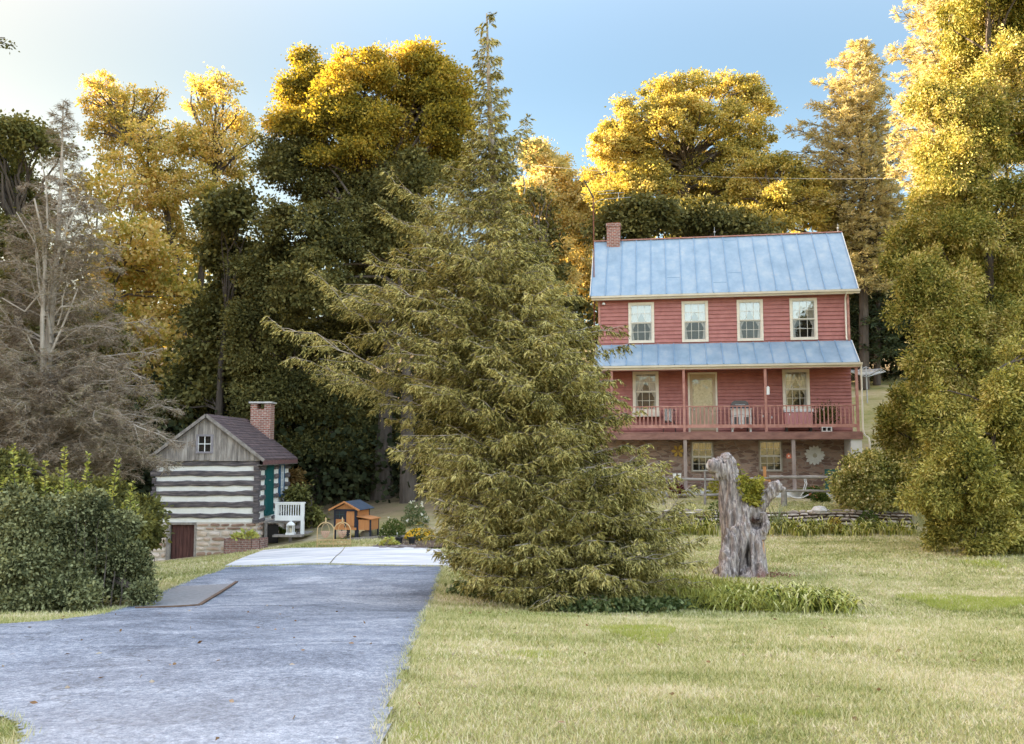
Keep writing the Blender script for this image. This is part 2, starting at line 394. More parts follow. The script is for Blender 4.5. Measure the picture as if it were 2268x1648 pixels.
ml = n_.nodes.new('ShaderNodeMapRange'); ml.inputs[1].default_value = -13.5; ml.inputs[2].default_value = -14.5; n_.links.new(sx.outputs[0], ml.inputs[0])
fac = math_(n_, 'MAXIMUM', math_(n_, 'MULTIPLY', mr.outputs[0], mx.outputs[0]), math_(n_, 'MAXIMUM', my.outputs[0], ml.outputs[0]))
n_.links.new(mixc(n_, fac, c1, forest), b_.inputs['Base Color']); b_.inputs['Roughness'].default_value = .95; b_.inputs['Specular IOR Level'].default_value = .1
bump(n_, b_, noise(n_, coord(n_, (1, 1, 1), 'Position'), 22, 5, .7), .9, .05)

xs = axis(-420, 420, -18, 20, .3); ys = axis(-150, 680, 2, 42, .25)
XX, YY = np.meshgrid(xs, ys); ZZ = Gv(XX, YY)
nx, ny = len(xs), len(ys); V = np.stack([XX.ravel(), YY.ravel(), ZZ.ravel()], 1)
ii = (np.arange(ny - 1)[:, None] * nx + np.arange(nx - 1)[None]).ravel()
Fc = np.stack([ii, ii + 1, ii + nx + 1, ii + nx], 1)
me = bpy.data.meshes.new('ground'); me.vertices.add(len(V)); me.vertices.foreach_set('co', V.ravel())
me.loops.add(Fc.size); me.loops.foreach_set('vertex_index', Fc.ravel().astype(np.int32)); me.polygons.add(len(Fc))
me.polygons.foreach_set('loop_start', np.arange(len(Fc), dtype=np.int32) * 4); me.update(calc_edges=True)
me.polygons.foreach_set('use_smooth', np.ones(len(Fc), bool))
tag(link('ground', me, None, m_ground), kind='structure')

def inpoly(x, y, poly):
    x = np.asarray(x); y = np.asarray(y); c = np.zeros(x.shape, bool); n = len(poly)
    for i in range(n):
        x0, y0 = poly[i]; x1, y1 = poly[(i + 1) % n]
        if y0 == y1: continue
        k = ((y0 > y) != (y1 > y)) & (x < (x1 - x0) * (y - y0) / (y1 - y0) + x0); c ^= k
    return c
def g2(x, y): p = gp(x, y); return (p.x, p.y)
drive = [g2(985, 1257), g2(960, 1330), g2(930, 1400), g2(898, 1480), g2(868, 1560), g2(846, 1640), (-.62, 4.2), (-.4, 1.0), (-2.2, 1.0), (-2.7, 4), g2(52, 1648), g2(30, 1610), g2(0, 1596), (-4.2, 5.9), (-9, 6.6), (-16, 7.2),
         (-16, 11.6), g2(0, 1387), g2(100, 1380), g2(200, 1368), g2(262, 1352), g2(300, 1342), g2(340, 1322), g2(378, 1304), g2(430, 1283), g2(498, 1258)]
def sheet(name, poly, cell, h, m, thick=.03, jag=.0):
    P_ = np.array(poly); x0, y0 = P_.min(0) - cell; x1, y1 = P_.max(0) + cell
    gx = np.arange(x0, x1, cell); gy = np.arange(y0, y1, cell); cx, cy = np.meshgrid(gx + cell / 2, gy + cell / 2)
    jx = jag * (np.sin(cy * 3.1) * .5 + np.sin(cy * 9.7 + 1) * .3 + np.sin(cx * 13 + cy * 7) * .3); jy = jag * (np.sin(cx * 5) + np.sin(cx * 14)) * .4
    k = inpoly(cx + jx, cy + jy, poly)
    cx, cy = cx[k], cy[k]; V = np.empty((len(cx), 4, 3))
    for i, (dx, dy) in enumerate(((-.5, -.5), (.5, -.5), (.5, .5), (-.5, .5))):
        vx = cx + dx * cell; vy = cy + dy * cell; V[:, i] = np.stack([vx, vy, Gv(vx, vy) + h], 1)
    V = V.reshape(-1, 3)
    uq, inv = np.unique(np.round(V[:, :2] / cell * 4).astype(int), axis=0, return_inverse=True); inv = inv.ravel()
    U = np.zeros((len(uq), 3)); U[inv] = V
    me = bpy.data.meshes.new(name); me.vertices.add(len(U)); me.vertices.foreach_set('co', U.astype(np.float32).ravel())
    me.loops.add(len(inv)); me.loops.foreach_set('vertex_index', inv.astype(np.int32)); me.polygons.add(len(inv) // 4)
    me.polygons.foreach_set('loop_start', np.arange(len(inv) // 4, dtype=np.int32) * 4); me.update(calc_edges=True)
    me.polygons.foreach_set('use_smooth', np.ones(len(inv) // 4, bool))
    return link(name, me, None, m)
# worn asphalt
m_asph, n_, b_ = newmat('asphalt')
v = coord(n_, (1, 1, 1), 'Position'); vs = coord(n_, (.8, 1.1, 1), 'Position')
f1 = noise(n_, vs, 1.3, 8, .68, .8); f2 = noise(n_, v, 55, 3, .8); f3 = noise(n_, v, .35, 3, .5)
f4 = noise(n_, v, 16, 4, .8)
f = math_(n_, 'ADD', math_(n_, 'MULTIPLY', f1, .26), math_(n_, 'ADD', math_(n_, 'MULTIPLY', f2, .32), math_(n_, 'ADD', math_(n_, 'MULTIPLY', f3, .14), math_(n_, 'MULTIPLY', f4, .28))))
c = ramp(n_, f, [(.055, .068, .092, .40), (.155, .18, .23, .47), (.31, .345, .41, .53), (.70, .73, .78, .62)])
sxa = n_.nodes.new('ShaderNodeSeparateXYZ'); n_.links.new(v, sxa.inputs[0])
edge = n_.nodes.new('ShaderNodeMapRange'); edge.inputs[1].default_value = -.25; edge.inputs[2].default_value = .35
n_.links.new(math_(n_, 'ADD', math_(n_, 'ADD', sxa.outputs[0], math_(n_, 'MULTIPLY', sxa.outputs[1], .054)), math_(n_, 'MULTIPLY', f1, .9)), edge.inputs[0])
n_.links.new(mixc(n_, math_(n_, 'MULTIPLY', edge.outputs[0], .85), c, (.07, .08, .1)), b_.inputs['Base Color'])
b_.inputs['Roughness'].default_value = .75; b_.inputs['Specular IOR Level'].default_value = .35; bump(n_, b_, f2, .8, .012)
wr = n_.nodes.new('ShaderNodeMapRange'); wr.inputs[1].default_value = 11; wr.inputs[2].default_value = 4.5; n_.links.new(math_(n_, 'ADD', sxa.outputs[1], math_(n_, 'MULTIPLY', f3, 5)), wr.inputs[0])   # paler towards the near end
old = b_.inputs['Base Color'].links[0].from_socket
vk = n_.nodes.new('ShaderNodeTexVoronoi'); vk.feature = 'DISTANCE_TO_EDGE'; vk.inputs['Scale'].default_value = .42; va = n_.nodes.new('ShaderNodeVectorMath'); va.operation = 'ADD'; n_.links.new(v, va.inputs[0]); nz_ = n_.nodes.new('ShaderNodeTexNoise'); nz_.inputs['Scale'].default_value = 2.5; nz_.inputs['Detail'].default_value = 4; n_.links.new(v, nz_.inputs['Vector']); n_.links.new(nz_.outputs[1], va.inputs[1]); n_.links.new(va.outputs[0], vk.inputs[0])
ck = n_.nodes.new('ShaderNodeMapRange'); ck.inputs[1].default_value = .007; ck.inputs[2].default_value = .002; n_.links.new(vk.outputs[0], ck.inputs[0])
old = mixc(n_, math_(n_, 'MULTIPLY', ck.outputs[0], .55), old, (.05, .055, .06))
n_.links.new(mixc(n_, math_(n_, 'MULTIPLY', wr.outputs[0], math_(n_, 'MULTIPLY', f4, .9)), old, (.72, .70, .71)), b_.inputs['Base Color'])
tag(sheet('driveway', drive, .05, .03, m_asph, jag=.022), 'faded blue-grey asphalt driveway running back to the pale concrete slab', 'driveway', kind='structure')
m_patch = M('asphalt_patch', [(.20, .20, .205), (.34, .34, .35)], 14, rough=.85, bmp=.5, kind='Position')
tag(sheet('driveway_patch', [g2(520, 1296), g2(443, 1344), g2(292, 1350), g2(345, 1326), g2(400, 1302)], .06, .037, m_patch), kind='structure')
mb = MB(); pp = [(524, 1293), (500, 1309), (470, 1328), (443, 1345)]
q = [gp(*a) + Vector((0, 0, .045)) for a in pp]
for a, b in zip(q[:-1], q[1:]): mb.bar(a, b, .06, .02)
q2 = [gp(*a) + Vector((0, 0, .045)) for a in ((443, 1346), (380, 1350), (300, 1352))]
for a, b in zip(q2[:-1], q2[1:]): mb.bar(a, b, .03, .02)
tag(mb.build('driveway_edging', M('edging', [(.1, .06, .04), (.22, .15, .11)], 9, kind='Position')), 'low brown edging strip round the patched corner of the driveway', 'edging')
# concrete slab in two pours with a joint
m_conc, n_, b_ = newmat('concrete')
v = coord(n_, (.4, 1.5, 1), 'Position'); f = math_(n_, 'ADD', math_(n_, 'MULTIPLY', noise(n_, v, 1.4, 7, .6), .8), math_(n_, 'MULTIPLY', noise(n_, coord(n_, (1, 1, 1), 'Position'), 40, 2), .2))
n_.links.new(ramp(n_, f, [(.42, .44, .47, .35), (.62, .63, .65, .5), (.76, .76, .75, .62)]), b_.inputs['Base Color']); b_.inputs['Roughness'].default_value = .8
def slab_part(u0, u1):
    A, B, C_, D = gp(498, 1257), gp(1004, 1257), gp(975, 1221), gp(583, 1222); mb = MB()
    def pt(u, v_): p = (A * (1 - u) + B * u) * (1 - v_) + (D * (1 - u) + C_ * u) * v_; return p
    n = 14; k = 8
    for i in range(n):
        for j in range(k):
            q = [pt(u0 + (u1 - u0) * (i + a) / n, (j + b) / k) for a, b in ((0, 0), (1, 0), (1, 1), (0, 1))]
            mb.quad(*[(p_.x, p_.y, G(p_.x, p_.y) + .055) for p_ in q])
    for i in range(n):
        a, b = pt(u0 + (u1 - u0) * i / n, 0), pt(u0 + (u1 - u0) * (i + 1) / n, 0)
        mb.quad((a.x, a.y, G(a.x, a.y) - .1), (b.x, b.y, G(b.x, b.y) - .1), (b.x, b.y, G(b.x, b.y) + .055), (a.x, a.y, G(a.x, a.y) + .055))
    return mb
sl1 = slab_part(0, .482); sl2 = slab_part(.487, 1); b0 = len(sl1.v); sl1.v += sl2.v; sl1.f += [tuple(i + b0 for i in f_) for f_ in sl2.f]
tag(sl1.build('concrete_slab', m_conc), 'pale concrete parking slab at the far end of the driveway', 'slab', kind='structure')
slab_poly = [g2(498, 1258), g2(1004, 1258), g2(975, 1220), g2(583, 1220)]

# ---- grass blades
def grassmat(name, cols=LAWN, tr=.25, k=1.0):
    m = bpy.data.materials.new(name); m.use_nodes = True; n = m.node_tree; n.nodes.clear(); out = n.nodes.new('ShaderNodeOutputMaterial')
    f = lawn_colour(n); ri = n.nodes.new('ShaderNodeNewGeometry').outputs['Random Per Island']
    f = math_(n, 'ADD', f, math_(n, 'MULTIPLY', math_(n, 'SUBTRACT', ri, .5), .26))
    c = ramp(n, f, [(a * k * .95, b * k, c_ * k, p_) for a, b, c_, p_ in cols])
    d = n.nodes.new('ShaderNodeBsdfDiffuse'); n.links.new(c, d.inputs[0]); t = n.nodes.new('ShaderNodeBsdfTranslucent'); n.links.new(c, t.inputs[0])
    x = n.nodes.new('ShaderNodeMixShader'); x.inputs[0].default_value = tr; n.links.new(d.outputs[0], x.inputs[1]); n.links.new(t.outputs[0], x.inputs[2]); n.links.new(x.outputs[0], out.inputs[0])
    return m
m_grass = grassmat('grass_blades', k=1.1)
def blades(name, X, Y, h, wd, rng, m, lean=.6):
    n = len(X); z = Gv(X, Y); c = np.stack([X, Y, z], 1); d = rng.normal(size=(n, 3)) * lean; d[:, 2] = 1
    d = unit(d); s = rng.normal(size=(n, 3)); s[:, 2] = 0; s = unit(s); V = np.empty((n, 3, 3))
    V[:, 0] = c - s * wd[:, None]; V[:, 1] = c + s * wd[:, None]; V[:, 2] = c + d * h[:, None]
    return npmesh(name, V.reshape(-1, 3), 3, None, m)
rng = np.random.default_rng(5)
def scatter(y0, y1, dens, x0f=-.62, x1f=.62):
    """uniform points between depths y0..y1 inside the view wedge"""
    A = (x1f - x0f) * (y1 * y1 - y0 * y0) / 2; n = int(A * dens)
    Y = np.sqrt(rng.uniform(y0 * y0, y1 * y1, n)); X = rng.uniform(x0f, x1f, n) * Y
    return X, Y
drv = np.array(drive); hp_ = [(3.2, 35.4), (15, 33.6), (16, 41), (3, 43)]
GXs, GYs, Hs, Ws = [], [], [], []
for (a, b, dn, h, wdt) in ((4.6, 8, 5200, .036, .0045), (8, 13, 2500, .042, .0065), (13, 20, 900, .055, .011), (20, 31, 360, .065, .016)):
    X, Y = scatter(a, b, dn); k = ~inpoly(X + .05 * np.sin(Y * 8), Y, drive) & ~inpoly(X, Y, slab_poly) & (X > -13.2)
    X, Y = X[k], Y[k]; tuft = np.array(np.sin(X * 1.7 + 2 * np.sin(Y * .9)) * np.sin(Y * 2.1 + X * .4)) * .25 + 1
    GXs.append(X); GYs.append(Y); Hs.append(h * tuft * rng.uniform(.5, 1.5, len(X))); Ws.append(wdt * rng.uniform(.6, 1.3, len(X)))
X, Y = rng.uniform(3, 16, 9000), rng.uniform(31.6, 34.5, 9000); GXs.append(X); GYs.append(Y); Hs.append(rng.uniform(.04, .13, 9000)); Ws.append(np.full(9000, .013))
tag(blades('grass', np.concatenate(GXs), np.concatenate(GYs), np.concatenate(Hs), np.concatenate(Ws), rng, m_grass, .8), 'mown lawn of green and straw-coloured grass', 'grass', kind='stuff')
# long grass: bright patches, edge fringe of the drive
m_lime = leafmat('lime_grass', [(.28, .34, .06), (.42, .47, .12), (.56, .56, .22)], .3, 3)
bx, by = [], []
def patch(px, py, rx, ry, n, hh=.05):
    c = gp(px, py); e = gp(px + rx, py); f_ = gp(px, py - ry); a = abs(e.x - c.x); b = abs(f_.y - c.y)
    t = rng.uniform(0, 2 * math.pi, n); r = np.sqrt(rng.random(n)) * (1 + .25 * np.sin(t * 3 + px)); return c.x + a * r * np.cos(t), c.y + b * r * np.sin(t)
for a in ((1420, 1402, 75, 16, 3500), (1620, 1598, 70, 9, 1500), (1790, 1583, 45, 6, 500), (2150, 1335, 150, 14, 6000), (920, 1625, 60, 20, 1200), (1180, 1450, 60, 8, 600), (2180, 1250, 40, 8, 500)):
    X, Y = patch(*a); bx.append(X); by.append(Y)
bx = np.concatenate(bx); by = np.concatenate(by)
tag(blades('lime_grass', bx, by, rng.uniform(.03, .07, len(bx)) * (by / 12), .004 * by / 9 * np.ones(len(bx)), rng, m_lime, .6), 'brighter lime-green patches of fresh grass in the lawn', 'grass', kind='stuff')
# ragged verge along the drive
ex, ey = [], []
for a, b in list(zip(drive[:-1], drive[1:])) + [(drive[-1], drive[0])]:
    if min(a[1], b[1]) < 3 or a[1] > 22.3 and b[1] > 22.3: continue
    L = math.hypot(b[0] - a[0], b[1] - a[1]); n = int(L * 520); t = rng.random(n)
    ex.append(a[0] + (b[0] - a[0]) * t + rng.normal(size=n) * .045); ey.append(a[1] + (b[1] - a[1]) * t + rng.normal(size=n) * .045)
ex = np.concatenate(ex); ey = np.concatenate(ey)
tag(blades('verge_grass', ex, ey, rng.uniform(.03, .1, len(ex)), np.full(len(ex), .004) * np.maximum(1, ey / 8), rng, m_grass, .9), 'ragged grass verge along the edge of the driveway', 'grass', kind='stuff')
# fallen leaves
m_litter = leafmat('fallen_leaf', [(.12, .06, .03), (.3, .18, .09), (.55, .5, .42)], .1, 9)
X, Y = scatter(5, 14, 1.6); c = np.stack([X, Y, Gv(X, Y) + .035], 1); d = rng.normal(size=(len(X), 3)); d[:, 2] *= .2
tag(npmesh('leaf_litter', leafquads(c, d, rng.uniform(.03, .07, len(X)), .015, rng), 4, None, m_litter), 'scattered brown and pale fallen leaves on the lawn', 'leaves', kind='stuff')

# ================================================================== HOUSE
TH = R(9.34); HX0, HY0, HZ0 = 14.19, 37.0, -1.6
house = empty('farmhouse', (HX0, HY0, HZ0), 'red clapboard farmhouse with blue metal roofs and a two-level porch', 'house', rz=-TH)
cT, sT = math.cos(TH), math.sin(TH)
def hl(px, py, b):
    """pixel on the facade plane local y=b -> (local x, local z)"""
    d = ray(px, py); n = np.array([sT, cT, 0]); p0 = np.array([HX0, HY0, 0]) + b * n
    t = p0.dot(n) / d.dot(n); q = d * t - np.array([HX0, HY0, 0])
    return q[0] * cT - q[1] * sT, q[2] - HZ0
L = 10.5; ZE = 6.775 + 1.6; ZR = 9.89 + 1.6; DR = 2.55; ZP = 4.645 + 1.6; PD = 1.42; ZG = 3.6 + 1.6; ZD = .80 + 1.6; OV = .38
m_red = M('red_clapboard', [(.33, .12, .105), (.48, .205, .18)], 3, (1, 1, 1), .62, .3, .004, bscale=30)
m_redtrim = M('red_stained_wood', [(.30, .12, .095), (.56, .30, .24)], 4, (1, 1, 1), .7, .4)
m_brownwood = M('brown_deck_wood', [(.15, .07, .055), (.36, .19, .15)], 5, (.4, 1, 1), .75, .5)
m_roof, n_, b_ = newmat('painted_tin_roof')
v = coord(n_, (1, 1, .5)); f = noise(n_, v, 1.6, 7, .65)
c = ramp(n_, f, [(.19, .28, .36, .3), (.25, .34, .43, .5), (.34, .41, .46, .68)])
ru = noise(n_, v, 5, 6, .7, 1.0); rr = n_.nodes.new('ShaderNodeMapRange'); rr.inputs[1].default_value = .62; rr.inputs[2].default_value = .72; n_.links.new(ru, rr.inputs[0])
n_.links.new(mixc(n_, math_(n_, 'MULTIPLY', rr.outputs[0], .45), c, (.42, .33, .30)), b_.inputs['Base Color'])
b_.inputs['Roughness'].default_value = .38; b_.inputs['Metallic'].default_value = .0; b_.inputs['Specular IOR Level'].default_value = .5; bump(n_, b_, noise(n_, v, 2.5, 3), .25, .03)
m_stone, n_, b_ = newmat('rubble_stone')
v = coord(n_, (1, 1, 3.0)); vo = n_.nodes.new('ShaderNodeTexVoronoi'); vo.inputs['Scale'].default_value = 2.6; vo.feature = 'DISTANCE_TO_EDGE'; n_.links.new(v, vo.inputs[0])
vc = n_.nodes.new('ShaderNodeTexVoronoi'); vc.inputs['Scale'].default_value = 2.6; n_.links.new(v, vc.inputs[0])
sv = n_.nodes.new('ShaderNodeSeparateXYZ'); n_.links.new(vc.outputs['Color'], sv.inputs[0])
cc_ = mixc(n_, .45, ramp(n_, sv.outputs[0], [(.15, .08, .06), (.32, .18, .12), (.44, .30, .22)]), ramp(n_, noise(n_, v, 9, 5), [(.10, .06, .045), (.42, .28, .20)]))
ed = n_.nodes.new('ShaderNodeMapRange'); ed.inputs[1].default_value = .02; ed.inputs[2].default_value = .07; n_.links.new(vo.outputs[0], ed.inputs[0])
n_.links.new(mixc(n_, ed.outputs[0], (.34, .26, .20), cc_), b_.inputs['Base Color']); b_.inputs['Roughness'].default_value = .9; bump(n_, b_, ed.outputs[0], .7, .03)

def intervals(x0, x1, ops):
    out = []; x = x0
    for a, b in sorted(ops):
        if a > x: out.append((x, a))
        x = max(x, b)
    if x < x1: out.append((x, x1))
    return out
def clapboard(x0, x1, z0, z1, y, ops, pitch=.17, lap=.042):
    mb = MB(); z = z0; 
    while z < z1 - 1e-6:
        zt = min(z + pitch, z1); cuts = sorted({z, zt} | {o[k] for o in ops for k in (2, 3) if z < o[k] < zt})
        for a, b in zip(cuts[:-1], cuts[1:]):
            ya = y - lap * (1 - (a - z) / pitch); yb = y - lap * (1 - (b - z) / pitch)
            for xa, xb in intervals(x0, x1, [(o[0], o[1]) for o in ops if o[2] < (a + b) / 2 < o[3]]):
                mb.quad((xa, ya, a), (xb, ya, a), (xb, yb, b), (xa, yb, b))
                if a == z: mb.quad((xa, y + .01, a), (xb, y + .01, a), (xb, ya, a), (xa, ya, a))
        z = zt
    return mb
def flatwall(x0, x1, z0, z1, y, ops):
    mb = MB(); cuts = sorted({z0, z1} | {o[k] for o in ops for k in (2, 3)})
    for a, b in zip(cuts[:-1], cuts[1:]):
        for xa, xb in intervals(x0, x1, [(o[0], o[1]) for o in ops if o[2] < (a + b) / 2 < o[3]]): mb.quad((xa, y, a), (xb, y, a), (xb, y, b), (xa, y, b))
    return mb
def rect(px0, py0, px1, py1, b):
    x0, _ = hl(px0, (py0 + py1) / 2, b); x1, _ = hl(px1, (py0 + py1) / 2, b)
    _, z1 = hl((px0 + px1) / 2, py0, b); _, z0 = hl((px0 + px1) / 2, py1, b); return [x0, x1, z0, z1]
W_up = [rect(1392, 669, 1449, 759, 0), rect(1510, 667, 1568.5, 757, 0), rect(1632, 664.5, 1690, 755.5, 0), rect(1749, 662, 1810, 754.5, 0)]
zt = sum(q[3] for q in W_up) / 4; zb = sum(q[2] for q in W_up) / 4
for q in W_up: q[2], q[3] = zb, zt
W_mid = [rect(1401.6, 823, 1459, 912, 0), rect(1733, 818, 1793, 906, 0)]; DOOR = rect(1524, 825, 1589, 953, 0)
W_low = [rect(1530, 977, 1581, 1046, 0), rect(1680, 975, 1733, 1045, 0)]
DOOR[2] = ZD + .02
def inset(q, d=.10): return [q[0] + d, q[1] - d, q[2] + d, q[3] - d]
clapboard(-L, 0, ZP - .1, ZE + .02, 0, [inset(q) for q in W_up]).build('upper_wall', m_red, house)
clapboard(-L, 0, ZD - .05, ZP - .11, 0, [inset(q) for q in W_mid] + [inset(DOOR, .08)], .145, .05).build('porch_wall', m_red, house)
flatwall(-L, 0, -1.3, ZD - .06, 0, [inset(q, .07) for q in W_low]).build('stone_wall', m_stone, house)
mb = MB(); DB = 2 * DR
for xx, s in ((-L, -1), (0, 1)):
    mb.quad((xx, 0, -1.3), (xx, DB, -1.3), (xx, DB, ZE), (xx, DR, ZR - .12), (xx, 0, ZE))
mb.quad((-L, DB, -1.3), (0, DB, -1.3), (0, DB, ZE), (-L, DB, ZE)); mb.build('gable_walls', m_red, house)
mb = MB()
MB().box(-.07, .025, -.05, .06, ZP - .1, ZE + .02).build('corner_board', m_redtrim, house); MB().box(-L - .025, -L + .07, -.05, .06, ZP - .1, ZE + .02).build('corner_board', m_redtrim, house)
# roofs with standing seams
def roof(name, x0, x1, A, B, th, nseam, m, parent, extra=0, skew=0):
    """plane from eave A=(y,z) to top B=(y,z)"""
    mb = MB(); dy, dz = B[0] - A[0], B[1] - A[1]; l = math.hypot(dy, dz); nrm = (-dz / l, dy / l)
    n = 24
    mb.quad((x0, *A), (x1, *A), (x1, *B), (x0, *B))
    lo = lambda p: (p[0] - nrm[0] * th, p[1] - nrm[1] * th)
    mb.quad((x0, *lo(A)), (x0, *lo(B)), (x1, *lo(B)), (x1, *lo(A)))
    mb.quad((x0, *lo(A)), (x1, *lo(A)), (x1, *A), (x0, *A)); mb.quad((x0, *A), (x0, *B), (x0, *lo(B)), (x0, *lo(A))); mb.quad((x1, *B), (x1, *A), (x1, *lo(A)), (x1, *lo(B)))
    r = mb.build(name, m, parent); s = MB()
    for i in range(nseam + 1):
        x = x0 + (x1 - x0) * i / nseam; x += .0 if 0 < i < nseam else (.02 if i == 0 else -.02)
        s.bar((x, A[0] + nrm[0] * .012, A[1] + nrm[1] * .012), (x, B[0] + nrm[0] * .012, B[1] + nrm[1] * .012), .028, .05, (0, nrm[0], nrm[1]))
    return r, s
m_seam = M('seam_metal', [(.16, .27, .40), (.26, .38, .52)], 3, rough=.4, bmp=.1)
rf, sm = roof('main_roof', -L - .34, .33, (-OV, ZE), (DR, ZR), .05, 17, m_roof, house)
for i, t in ((5, .28), (8, .17), (9, .33), (9, .93)):      # cross seams
    x = -L - .34 + (L + .67) * i / 17; yy = -OV + (DR + OV) * t; zz = ZE + (ZR - ZE) * t
    sm.bar((x + .05, yy, zz), (x + .6, yy, zz), .015, .02)
sm.build('seam', m_seam, rf)
rb, sb = roof('back_roof', -L - .34, .33, (DB + OV, ZE), (DR + .03, ZR), .05, 17, m_roof, house); sb.build('seam', m_seam, rb)
MB().bar((-L - .36, DR, ZR + .015), (.35, DR, ZR + .015), .16, .05).build('ridge_cap', m_redtrim, house)
mb = MB()
for x in (-L - .36, .345):
    mb.bar((x, -OV - .01, ZE - .03), (x, DR, ZR - .03), .03, .1, (0, -.7, .7))
mb.build('rake_board', m_cream, house)
pr, sm = roof('porch_roof', -L - .12, .06, (-PD, ZG), (-.03, ZP), .05, 16, m_roof, house); sm.build('seam', m_seam, pr)
mb = MB()
for x in (-L - .135, .075): mb.bar((x, -PD, ZG - .02), (x, -.03, ZP - .02), .025, .08, (0, -.6, .8))
mb.build('porch_rake_board', m_cream, house)
# cornice / fascia / gutters
MB().box(-L - .2, .2, -.16, -.03, ZE - .16, ZE - .02).build('cornice', m_cream, house)
def gutter(name, x0, x1, y, z, m=m_cream):
    mb = MB(); pr_ = [(0, 0), (-.11, .02), (-.13, .10), (-.115, .10), (-.095, .035), (-.0, .02)]; n = len(pr_)
    for k, x in enumerate((x0, x1)):
        for a, b in pr_: mb.v.append((x, y + a, z + b))
    for i in range(n): j = (i + 1) % n; mb.f.append((i, n + i, n + j, j))
    mb.f += [tuple(range(n)), tuple(range(n, 2 * n))[::-1]]
    mb.box(x0 + .01, x1 - .01, y + .001, y + .03, z - .06, z + .09)
    return mb.build(name, m, house)
gutter('gutter', -L - .3, .4, -OV - .0, ZE - .13); gutter('porch_gutter', -L - .1, .16, -PD - .0, ZG - .13)
mb = MB(); mb.tube([(-.14, -.45, ZE - .12), (-.14, -.3, ZE - .2), (-.14, -.1, ZE - .34), (-.14, -.08, ZE - .6), (-.14, -.08, ZP + .12), (-.14, -.16, ZP + .02)], .036, 8); mb.build('downspout', m_cream, house, smooth=True)
xq = .12; mb = MB(); mb.tube([(xq, -PD - .03, ZG - .1), (xq, -PD + .03, ZG - .25), (xq, -PD + .08, ZD + .1), (xq + .03, -PD + .08, ZD - .1), (xq + .2, -PD + .05, ZD - .26), (xq + .23, -PD + .05, ZD - .45), (xq + .23, -PD + .05, .1)], .036, 8); mb.build('porch_downspout', m_cream, house, smooth=True)
